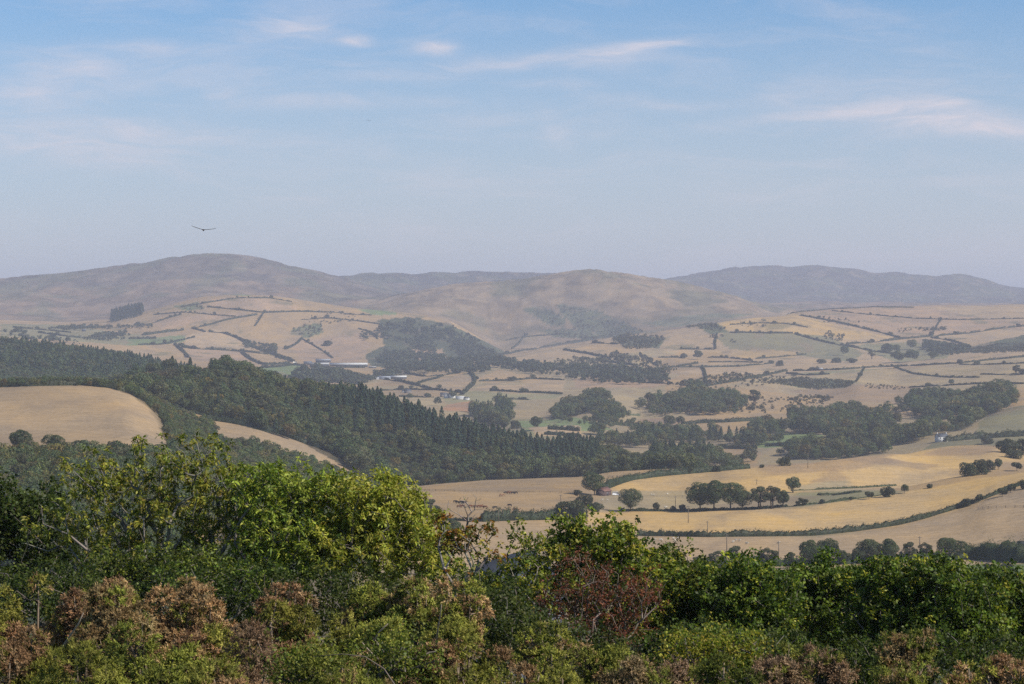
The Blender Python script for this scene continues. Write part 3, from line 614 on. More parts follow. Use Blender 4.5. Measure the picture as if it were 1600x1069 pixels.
for i in range(5):
    H = 19 + i * .6; V, Q, C = conifer_mesh(rg, H * (.9 + .05 * i), 3.6 + .25 * i, 800, 1.15, [CONC, (.056, .080, .042), (.042, .066, .038), (.062, .082, .044), (.050, .072, .040)][i])
    mb = MB(); mb.tube([(0, 0, -.5), (0, 0, H * .9)], [.32, .05], 5, (.06, .045, .035))
    PROTO.setdefault('conifer', []).append((mesh_from('conifer_crown', V, Q, None, C, False, M_NEEDLE), mb.mesh('conifer_trunk', M_BARK), H, (V, Q, C)))
    V, Q, C = conifer_mesh(rg, H, 3.6, 120, 2.4, CONC)
    PROTO.setdefault('farconifer', []).append((None, None, H, (V, Q, C)))

rt = np.random.default_rng(99)
def plant_at(name, key, X, Y, h, label, cat, group=None, var=None, z=None, wide=1.0, parts=True, sink=0.0):
    v = int(rt.integers(len(PROTO[key]))) if var is None else var % len(PROTO[key])
    me, tm, H, _ = PROTO[key][v]
    z = float(ground(X, Y)) if z is None else z
    e = bpy.data.objects.new(name, None); COL.objects.link(e); e.location = (X, Y, z - sink); s = h / H; e.scale = (s * wide, s * wide, s); e.rotation_euler = (0, 0, rt.uniform(0, 6.28))
    e.empty_display_size = .5
    tag(e, label, cat, group)
    c = link('crown', me, e)
    if tm is not None and parts: link('trunk', tm, e)
    return e
def plant(name, key, px, py, hpx, label, cat='tree', group=None, d0=800, d1=9000, **k):
    """stands on the ground seen at (px, py); hpx is its height in photo pixels there"""
    P = hit(px, py, d0, d1); return plant_at(name, key, P[0], P[1], hpx * P[1] / F, label, cat, group, **k)

def scatter(poly, d0, d1, sp, rng, h=12, jit=.42, vis=True):
    xs = [p[0] for p in poly]; X0 = (min(xs) - 800) / F * (d1 if min(xs) < 800 else d0); X1 = (max(xs) - 800) / F * (d1 if max(xs) > 800 else d0)
    gx, gy = np.meshgrid(np.arange(X0, X1 + sp, sp), np.arange(d0, d1, sp)); X = gx.ravel(); Y = gy.ravel()
    X = X + rng.uniform(-jit, jit, X.shape) * sp; Y = Y + rng.uniform(-jit, jit, Y.shape) * sp
    ok = (Y > d0) & (Y < d1); X, Y = X[ok], Y[ok]
    Z = ground(X, Y); px = 800 + F * X / Y; py = HY - F * Z / Y
    m = inpoly(px + 3 * fbm(X / 30, Y / 30, 2, 5), py + 1.5 * fbm(X / 30, Y / 30, 2, 6), poly)
    if vis: m &= visible(X, Y, Z + h)
    m &= (px > -70) & (px < 1670)
    return X[m], Y[m], Z[m], px[m], py[m]
def join_stuff(name, items, label, mat, cat='woodland'):
    """items: (proto key, x, y, z, scale, rot, colour factor); one mesh of foliage nobody would count"""
    Vs, Qs, Cs, n = [], [], [], 0
    for key, var, x, y, z, s, r, cf in items:
        V, Q, C = PROTO[key][var][3]; c_, s_ = math.cos(r), math.sin(r)
        v = np.empty_like(V); v[:, 0] = (V[:, 0] * c_ - V[:, 1] * s_) * s + x; v[:, 1] = (V[:, 0] * s_ + V[:, 1] * c_) * s + y; v[:, 2] = V[:, 2] * s + z
        Vs.append(v); Qs.append(Q + n); Cs.append(C * cf); n += len(V)
    if not Vs: return
    o = link(name, mesh_from(name, np.vstack(Vs), np.vstack(Qs), None, np.clip(np.vstack(Cs), 0, 1), False, mat)); tag(o, label, cat, kind='stuff')
    return o
STUFF = {}
def stuff_add(name, key, X, Y, Z, h, rng, cf=1.0):
    var = int(rng.integers(len(PROTO[key]))); s = h / PROTO[key][var][2]
    STUFF.setdefault(name, []).append((key, var, X, Y, Z, s, rng.uniform(0, 6.28), np.array(cf)))

# ------------------------------------------------------------------ woods
rw = np.random.default_rng(31)
BROAD_OBJ, CON_OBJ = [], []
AUT = [np.array((1.0, 1.0, 1.0))] * 10 + [np.array((1.25, 1.05, .85)), np.array((1.15, 1.15, .85)), np.array((1.5, 1.12, .85))]
def autumn(rng): return AUT[int(rng.integers(len(AUT)))] * rng.uniform(.8, 1.25)
# main wooded hill
hill = [(180, 585), (290, 568), (350, 572), (430, 600), (560, 622), (640, 648), (760, 688), (850, 708), (930, 716), (1010, 724), (1105, 738), (1100, 742), (960, 747), (760, 757), (640, 768), (600, 768), (548, 735), (540, 718), (470, 692), (400, 669), (330, 655), (250, 632), (195, 614)]
X, Y, Z, px, py = scatter(hill, 1590, 2080, 8.4, rw)
for x, y, z, p, q in zip(X, Y, Z, px, py):
    crest = np.interp(p, [500, 560, 650, 760, 850, 930], [622, 628, 658, 692, 714, 722])
    con = 505 < p < 935 and rw.random() < .86 and q < crest + np.interp(p, [505, 600, 700, 800, 935], [26, 36, 34, 26, 8]) + rw.normal() * 4 and (p > 560 or rw.random() < .6)
    scr = p < 330 and q < 612 and (p < 270 or q < 598)
    if con: CON_OBJ.append((x, y, z, rw.uniform(13.5, 19.5) * (1.15 if p > 560 and rw.random() < .3 else 1), 'W1'))
    elif scr: stuff_add('scrub', 'scrub', x, y, z - .3, rw.uniform(3.5, 6.5), rw, autumn(rw))
    elif p < 560 and rw.random() < .05: CON_OBJ.append((x, y, z, rw.uniform(14, 18), 'W1'))
    else: BROAD_OBJ.append((x, y, z, rw.uniform(8.5, 16) * float(np.clip(1 + .8 * fbm(np.array([x / 40]), np.array([y / 50]), 3, 149)[0], .7, 1.25)) * (.82 if p > 980 else 1), 'W1'))
# gully strip and the wood under the second left field
for poly, d0, d1, sp, hh in [([(172, 605), (215, 610), (262, 634), (300, 648), (332, 668), (340, 690), (320, 720), (270, 715), (262, 690), (248, 655), (228, 632), (200, 617)], 1160, 1640, 6.6, (6, 9)),
                     ([(300, 690), (345, 698), (400, 703), (470, 727), (530, 752), (600, 776), (640, 800), (560, 830), (400, 800), (300, 775), (262, 725)], 1150, 1550, 7.2, (8, 12)),
                     ([(-60, 728), (60, 722), (180, 722), (250, 727), (330, 755), (400, 800), (470, 805), (560, 850), (560, 900), (440, 900), (430, 850), (300, 850), (280, 900), (-60, 900)], 640, 1130, 7.5, (9, 13)),
                     ([(-60, 602), (0, 603), (60, 600), (130, 598), (185, 606), (200, 614), (130, 606), (60, 608), (-60, 612)], 1440, 1700, 6.5, (4, 7))]:
    X, Y, Z, px, py = scatter(poly, d0, d1, sp, rw)
    for x, y, z in zip(X, Y, Z): BROAD_OBJ.append((x, y, z, rw.uniform(*hh), 'W2'))
# left conifer forest
X, Y, Z, px, py = scatter([(-60, 535), (60, 545), (100, 552), (200, 565), (290, 584), (340, 606), (300, 612), (-60, 612)], 2050, 3400, 10.5, rw, 18)
for x, y, z, p, q in zip(X, Y, Z, px, py):
    if q > np.interp(p, [0, 150, 300], [578, 592, 590]) + rw.normal() * 6: stuff_add('far_woodland', 'wood', x, y, z, rw.uniform(10, 14), rw, (.9, .95, 1))
    elif rw.random() < .42: stuff_add('far_woodland', 'wood', x, y, z, rw.uniform(13, 20), rw, (.9, .95, 1))
    else: CON_OBJ.append((x, y, z, rw.uniform(13, 21), 'W5'))
# the largest-looking ones are trees of their own, the rest read as one mass
def split_objs(lst, key, name, stuffname, nmax, labels):
    ap = np.array([h / y for x, y, z, h, w in lst]); order = np.argsort(-ap); pick = set(order[:nmax].tolist())
    for i, (x, y, z, h, w) in enumerate(lst):
        if i in pick:
            lab, grp = labels[w]
            plant_at(name, key, x, y, h, lab, 'tree', grp, z=z - .2, sink=.2)
        else: stuff_add(stuffname, key, x, y, z - .2, h, rw, autumn(rw) if key == 'wood' else rw.uniform(.8, 1.3))
split_objs([b for b in BROAD_OBJ if b[4] == 'W2'], 'wood', 'broadleaf_tree', 'far_woodland', 170, {'W2': ('round dark green tree in the wooded gullies around the left fields', 'trees in the gullies round the left fields')})
split_objs([b for b in BROAD_OBJ if b[4] == 'W1'], 'wood', 'broadleaf_tree', 'hill_woodland', 120, {'W1': ('round green tree in the broadleaf wood covering the central hillside', 'broadleaf trees on the wooded hill')})
split_objs(CON_OBJ, 'conifer', 'conifer_tree', 'conifer_forest', 280, {'W1': ('dark pointed conifer in the plantation on the central wooded hill', 'conifers on the wooded hill'), 'W5': ('dark pointed conifer in the forest on the far left slope', 'conifers of the left forest')})
# valley woods
def wood(poly, d0, d1, sp, key, h, name='valley_woodland', cf=1.0, dens=1.0, con=0.0):
    X, Y, Z, px, py = scatter(poly, d0, d1, sp, rw, max(h))
    gapn = fbm(X / 45, Y / 70, 3, 141); hn = np.clip(1 + 1.1 * fbm(X / 34, Y / 46, 3, 145), .55, 1.4)
    for x, y, z, g_, hf in zip(X, Y, Z, gapn, hn):
        if rw.random() > dens or (key in ('wood', 'far') and g_ > (.12 if name == 'valley_woodland' else .30)): continue
        if g_ > .04: hf *= .75
        if con and rw.random() < con: stuff_add(name + '', 'farconifer' if y > 2600 else 'conifer', x, y, z, rw.uniform(14, 20), rw, 1.0)
        else: stuff_add(name, key, x, y, z - .3, rw.uniform(*h) * hf, rw, np.array(cf) * (autumn(rw) if key == 'wood' else rw.uniform(.75, 1.2)))
V1 = 'valley_woodland'
wood([(1232, 664), (1250, 645), (1310, 642), (1330, 648), (1395, 646), (1400, 630), (1440, 622), (1500, 622), (1575, 616), (1592, 632), (1545, 652), (1510, 672), (1488, 678), (1455, 681), (1436, 700), (1330, 716), (1230, 726), (1180, 728), (1160, 722), (1190, 706), (1260, 700), (1296, 688), (1290, 680), (1240, 678)], 2010, 3150, 10.5, 'wood', (12, 18))
wood([(1005, 648), (1020, 632), (1045, 618), (1100, 612), (1150, 624), (1162, 640), (1150, 648), (1040, 652)], 2500, 3500, 10.5, 'wood', (13, 18))
wood([(858, 655), (880, 636), (905, 622), (935, 618), (955, 626), (950, 640), (985, 652), (960, 662), (880, 658)], 2500, 3500, 10, 'wood', (9, 15))
wood([(905, 690), (925, 676), (1000, 676), (1060, 684), (1110, 676), (1180, 672), (1225, 668), (1232, 690), (1180, 700), (1100, 700), (1045, 702), (1010, 700), (930, 700)], 2150, 2900, 10, 'wood', (11, 16), con=.12)
wood([(990, 726), (1060, 712), (1110, 708), (1120, 730), (1060, 736)], 1950, 2400, 9.5, 'wood', (10, 16), con=.4)
wood([(1120, 728), (1140, 722), (1240, 716), (1330, 706), (1420, 694), (1430, 704), (1340, 716), (1230, 727), (1130, 735)], 1900, 2600, 9.5, 'wood', (8, 13))
wood([(735, 655), (740, 640), (790, 636), (805, 650), (792, 668), (745, 664)], 2500, 3300, 9.5, 'wood', (12, 19), con=.3)
wood([(870, 650), (880, 640), (900, 640), (960, 658), (1000, 662), (1000, 668), (950, 668), (880, 660)], 2400, 3200, 9, 'wood', (5, 9), dens=.8)
wood([(600, 690), (640, 680), (700, 690), (735, 700), (735, 690), (640, 668), (600, 670)], 2300, 2900, 9.5, 'wood', (9, 14))
wood([(470, 590), (480, 584), (500, 580), (530, 588), (560, 592), (560, 602), (480, 602), (430, 596), (430, 590)], 3500, 4800, 13, 'far', (12, 18), 'far_woodland')
wood([(540, 603), (560, 592), (600, 584), (640, 580), (640, 586), (600, 592), (560, 606)], 3500, 4900, 12, 'far', (9, 14), 'far_woodland', dens=.8)
wood([(590, 582), (640, 573), (700, 566), (770, 562), (830, 566), (880, 574), (940, 576), (1000, 584), (1040, 590), (1050, 600), (1000, 603), (940, 600), (885, 592), (860, 588), (780, 580), (740, 584), (660, 584)], 3700, 5200, 13, 'far', (9, 15), 'far_woodland', dens=.85)
wood([(590, 518), (612, 508), (650, 506), (668, 520), (680, 540), (680, 556), (640, 545), (625, 535), (600, 530), (560, 533), (560, 522)], 4600, 6500, 13, 'far', (12, 17), 'far_woodland')
wood([(672, 516), (680, 508), (705, 510), (740, 532), (770, 552), (775, 562), (730, 562), (700, 545), (680, 530)], 4600, 6500, 13, 'far', (12, 17), 'far_woodland')
wood([(585, 568), (600, 552), (640, 552), (690, 560), (700, 572), (620, 580)], 4300, 6000, 14, 'far', (9, 14), 'far_woodland')
wood([(173, 504), (178, 494), (200, 489), (222, 488), (225, 500), (200, 505)], 6000, 7500, 12, 'farconifer', (20, 26), 'far_woodland', .8)
wood([(130, 532), (150, 524), (200, 520), (205, 530), (160, 534)], 4600, 6200, 14, 'far', (9, 14), 'far_woodland')
wood([(75, 514), (110, 512), (150, 512), (240, 510), (240, 514), (100, 518)], 5200, 6800, 13, 'far', (8, 13), 'far_woodland', dens=.75)
wood([(380, 532), (400, 535), (425, 548), (445, 560), (450, 566), (430, 562), (400, 548), (380, 540)], 4600, 6200, 13, 'far', (8, 15), 'far_woodland', dens=.7)
wood([(0, 522), (20, 520), (90, 530), (130, 534), (130, 540), (40, 534)], 4200, 6000, 14, 'far', (9, 13), 'far_woodland', dens=.5)
wood([(1235, 625), (1250, 618), (1275, 618), (1300, 622), (1285, 632), (1240, 636)], 2600, 4000, 9, 'scrub', (3, 6), 'heath_scrub', dens=.5)
wood([(1190, 598), (1260, 590), (1300, 592), (1340, 598), (1320, 606), (1280, 610), (1230, 602)], 2900, 4400, 7.5, 'scrub', (2.5, 4.5), 'heath_scrub', dens=.9)
wood([(1330, 603), (1360, 600), (1420, 606), (1410, 610), (1350, 606)], 2900, 4400, 7.5, 'scrub', (2, 4), 'heath_scrub', dens=.6)
wood([(1485, 552), (1520, 545), (1600, 527), (1640, 518), (1640, 545), (1560, 552)], 3400, 4900, 10, 'scrub', (2.5, 5), 'heath_scrub')
wood([(1440, 545), (1450, 538), (1490, 540), (1520, 546), (1500, 556), (1460, 556)], 3800, 5600, 12, 'far', (9, 14), 'far_woodland')
wood([(955, 532), (975, 524), (1025, 524), (1040, 530), (1020, 545), (980, 546)], 4500, 6200, 12, 'farbush', (3.5, 6), 'heath_scrub')
wood([(1070, 512), (1100, 504), (1135, 512), (1130, 520), (1100, 514)], 4800, 6400, 12, 'farbush', (3, 5), 'heath_scrub', dens=.8)
wood([(870, 478), (930, 482), (975, 503), (1010, 520), (960, 522), (905, 514)], 6600, 9000, 17, 'farbush', (3, 6), 'heath_scrub', dens=.75)
wood([(820, 482), (850, 480), (882, 500), (878, 510), (855, 505)], 6800, 9000, 17, 'farbush', (3, 6), 'heath_scrub', dens=.75)
wood([(850, 520), (900, 514), (980, 524), (1010, 532), (940, 532), (870, 528)], 5900, 8500, 20, 'farbush', (5, 8), 'heath_scrub', dens=.7)
wood([(860, 565), (940, 556), (1000, 556), (1060, 580), (1040, 590), (960, 580), (880, 575)], 3900, 5600, 14, 'farbush', (4, 8), 'heath_scrub', dens=.4)
wood([(1120, 640), (1160, 625), (1240, 620), (1240, 640), (1180, 648)], 2600, 3600, 10, 'scrub', (2.5, 5), 'heath_scrub', dens=.3)
wood([(450, 515), (500, 505), (508, 518), (480, 530)], 4900, 6500, 12, 'farbush', (3, 5), 'heath_scrub', dens=.6)
wood([(1040, 600), (1100, 600), (1250, 585), (1240, 600), (1110, 608), (1050, 610)], 3300, 4700, 10, 'farbush', (2, 4), 'heath_scrub', dens=.25)
for poly, sp, hh, dn in [([(280, 478), (310, 474), (320, 482), (290, 486)], 15, (3, 6), .6), ([(470, 492), (545, 488), (560, 500), (520, 510), (480, 505)], 16, (3, 6), .35), ([(500, 532), (520, 530), (520, 540), (500, 540)], 14, (3, 6), .5),
       ([(1270, 495), (1340, 500), (1345, 512), (1290, 505)], 15, (2, 5), .4), ([(1430, 512), (1480, 510), (1480, 517), (1440, 517)], 12, (3, 5), .9), ([(1400, 514), (1425, 512), (1425, 520), (1405, 520)], 13, (2, 5), .6), ([(1285, 520), (1320, 524), (1315, 534), (1290, 530)], 12, (4, 7), .8),
       ([(1100, 526), (1140, 522), (1150, 536), (1115, 534)], 13, (3, 6), .55), ([(1150, 505), (1200, 502), (1210, 512), (1160, 514)], 15, (2, 5), .4), ([(1050, 600), (1100, 590), (1180, 585), (1180, 592), (1080, 608)], 11, (3, 6), .3)]:
    wood(poly, 3300, 7600, sp, 'farbush', hh, 'heath_scrub', 1.0, dn)
LAB = {'hill_woodland': 'dense broadleaf wood with first autumn tints over the central hill', 'conifer_forest': 'dark conifer plantation on the central ridge and left slope',
       'valley_woodland': 'rounded green woods filling the valley floor', 'far_woodland': 'hazy blue green woods and copses on the far valley sides',
       'scrub': 'low dark scrub on the bare top of the wooded hill', 'heath_scrub': 'dark patches of gorse and heath on the dry hillsides'}
for k_, it in STUFF.items():
    join_stuff(k_, it, LAB[k_], M_NEEDLE if k_ == 'conifer_forest' else M_LEAF, 'scrub' if 'scrub' in k_ else 'woodland')
print('STUFF', {k: len(v) for k, v in STUFF.items()}, 'broad', len(BROAD_OBJ), 'con', len(CON_OBJ))
# ------------------------------------------------------------------ hedges
rh = np.random.default_rng(5)
def path_pts(pts, d0, d1, step=5.0):
    out = []
    for (a, b), (c, d) in zip(pts[:-1], pts[1:]):
        n = max(1, int(math.hypot(c - a, d - b) / step))
        for i in range(n): out.append(hit(a + (c - a) * i / n, b + (d - b) * i / n, d0, d1))
    out.append(hit(pts[-1][0], pts[-1][1], d0, d1)); P = np.array(out)
    # smooth the distance so the line does not zigzag in depth
    if len(P) > 4:
        for _ in range(3): P[1:-1, :2] = P[1:-1, :2] * .5 + (P[:-2, :2] + P[2:, :2]) * .25
    P[:, 2] = ground(P[:, 0], P[:, 1]); return P
def hedge(label, pts, h=2.2, w=None, d0=850, d1=9000, base=(.045, .058, .024), gap=0.0, name='hedge'):
    P = path_pts(pts, d0, d1); w = w or h * 1.1; D = P[:, 1].mean()
    seg = np.linalg.norm(np.diff(P[:, :2], axis=0), axis=1); L = seg.sum(); cum = np.concatenate([[0], np.cumsum(seg)])
    sp = max(1.2, D * .0011); n = max(4, int(L / sp)); t = np.linspace(0, L, n)
    C = np.stack([np.interp(t, cum, P[:, k]) for k in range(2)], 1); C = np.column_stack([C, ground(C[:, 0], C[:, 1])])
    T = unit(np.gradient(C, axis=0)); T[:, 2] = 0; T = unit(T); S = np.stack([-T[:, 1], T[:, 0], np.zeros(n)], 1)
    env = (.75 + .5 * rh.random(n)) * (1 + .35 * fbm(t / 14, t * 0 + D, 3, 9))
    if gap: env = env * np.clip((fbm(t / 18, t * 0 + D * 1.3, 2, 4) + gap) * 5, .12, 1)
    hh = h * env; ww = w * .5 * (.8 + .4 * rh.random(n))
    prof = [(-1, -.5), (-1.05, .45), (-.6, .95), (.5, 1.0), (1.05, .5), (1, -.5)]
    V = np.stack([C + S * (ww * a * (.9 + .25 * rh.random(n)))[:, None] + np.array([0, 0, 1]) * (hh * b * (.88 + .24 * rh.random(n)))[:, None] for a, b in prof], 1).reshape(-1, 3)
    k = len(prof); Q = [(i * k + j, i * k + j + 1, (i + 1) * k + j + 1, (i + 1) * k + j) for i in range(n - 1) for j in range(k - 1)]
    col = tinted(base, len(V), rh, .35, .12); Q = np.array(Q); m = len(V)
    sz = max(.32, D * .00042); nl = int(min(L * (h * 2 + w) / (sz * sz) * 1.5, 5200))
    if nl > 0:
        ti = rh.uniform(0, n - 1.001, nl); i0 = ti.astype(int); f = (ti - i0)[:, None]
        c = C[i0] * (1 - f) + C[i0 + 1] * f; e = env[i0]; ang = rh.uniform(-.25, math.pi + .25, nl); a_, b_ = np.cos(ang), np.maximum(np.sin(ang), -.1)
        r = rh.uniform(.85, 1.25, nl)
        p = c + S[i0] * (a_ * w * .5 * r)[:, None] + np.array([0, 0, 1]) * ((.12 + b_ * .95) * h * e * r)[:, None]
        nn = unit(S[i0] * a_[:, None] + np.array([0, 0, 1]) * b_[:, None] + rh.normal(size=(nl, 3)) * .5)
        v2, q2, c2 = kites(p, nn, sz * 1.3, sz, rh, col=tinted(base, nl, rh, .35, .12)); V = np.vstack([V, v2]); Q = np.vstack([Q, q2 + m]); col = np.vstack([col, c2])
    o0 = C[n // 2]; V = V - o0
    o = link(name, mesh_from(name, V, Q, None, col, False, M_LEAF), loc=tuple(o0)); tag(o, label, 'hedge'); return o
G1 = (.05, .066, .024)
for a in [
 ('long dark clipped hedge curving up between the two nearest golden fields', [(996, 837), (1100, 839), (1270, 837), (1330, 831), (1400, 821), (1440, 811), (1500, 793), (1530, 783)], 2.5, 2.4, 1000, 1290, (.040, .050, .020)),
 ('low ragged hedge climbing to the right edge above the clipped hedge', [(1534, 781), (1560, 771), (1600, 756), (1640, 742)], 1.6, 1.6, 1000, 1400),
 ('thick dark hedge below the scattered cattle', [(752, 815), (800, 813), (860, 812), (900, 811)], 4.2, 3.5, 950, 1290),
 ('thin overgrown hedge left of the cattle pasture gate', [(640, 812), (690, 813), (750, 815)], 1.3, 1.5, 950, 1290),
 ('green hedge sweeping up the slope behind the rusty roofed barn', [(938, 767), (955, 760), (985, 750), (1040, 743), (1100, 738), (1170, 732)], 3.6, 3.4, 1350, 1640, (.045, .062, .026)),
 ('low dark bank under the row of oaks', [(968, 799), (1060, 799), (1150, 797), (1230, 792)], 1.3, 2.2, 1150, 1400),
 ('low scrubby line running right from the row of oaks', [(1232, 792), (1290, 786), (1340, 779), (1395, 771)], 1.1, 1.6, 1150, 1400, OAKC, .1),
 ('dense hedge under the bottom row of trees', [(1086, 886), (1200, 885), (1300, 882), (1400, 878), (1500, 874), (1530, 871)], 3.4, 4.0, 900, 1060),
 ('broad bushy hedge beside the green field at right', [(1510, 872), (1540, 873), (1580, 877), (1640, 880)], 6.0, 7.0, 880, 1060, (.05, .07, .028)),
 ('thin wavy hedge line across the hollow between the golden mounds', [(1236, 767), (1280, 765), (1330, 763), (1400, 759)], .9, 1.2, 1370, 1520, OAKC, .2),
 ('rushy green strip in the hollow between golden mounds', [(1280, 774), (1310, 773), (1345, 771)], 1.0, 6.0, 1330, 1500, (.09, .10, .045)),
 ('low hedge along the top edge of the second left field', [(322, 655), (360, 661), (400, 668), (440, 679), (470, 691), (510, 704), (545, 718)], 3.6, 4, 1560, 1780),
 ('uneven hedge of small trees along the crest of the big left field', [(-20, 605), (60, 603), (130, 602), (170, 606), (205, 615)], 3.2, 4, 1400, 1640, (.06, .068, .03), .4),
 ('bushy hedge down the curved right side of the big left field', [(205, 616), (230, 630), (252, 648), (262, 668), (272, 690)], 4.5, 5, 1240, 1560, (.06, .068, .028)),
 ('dark line of hedge at the foot of the big left field', [(130, 717), (180, 719), (240, 722), (300, 740)], 1.8, 2, 1050, 1240),
 ('hedge running right from the white farmhouse', [(1476, 690), (1500, 688), (1532, 685), (1570, 683), (1640, 679)], 5.5, 5, 2050, 2700),
 ('short hedge above the green valley meadow', [(1195, 698), (1220, 697), (1250, 698)], 3.5, 4, 2000, 2700),
 ('hedge under the brown field in the valley bottom', [(1060, 698), (1117, 701), (1181, 702)], 4, 4, 2000, 2700),
 ('dark hedge beneath the pale sloping valley field', [(1066, 663), (1100, 661), (1135, 660), (1200, 656)], 4, 4, 2200, 3300),
 ('hedge below the two small pale valley fields', [(851, 679), (880, 681), (905, 683)], 3.5, 4, 2050, 2800),
 ('hedge with bushes right of the round valley oak', [(856, 671), (880, 672), (905, 674)], 4.5, 5, 2100, 2900),
 ('thin hedge left of the knoll wood', [(935, 662), (960, 664), (986, 666)], 3.5, 3.5, 2200, 3200)]:
    hedge(a[0], a[1], a[2], a[3], a[4], a[5], *(a[6:7]), **({'gap': a[7]} if len(a) > 7 else {}))
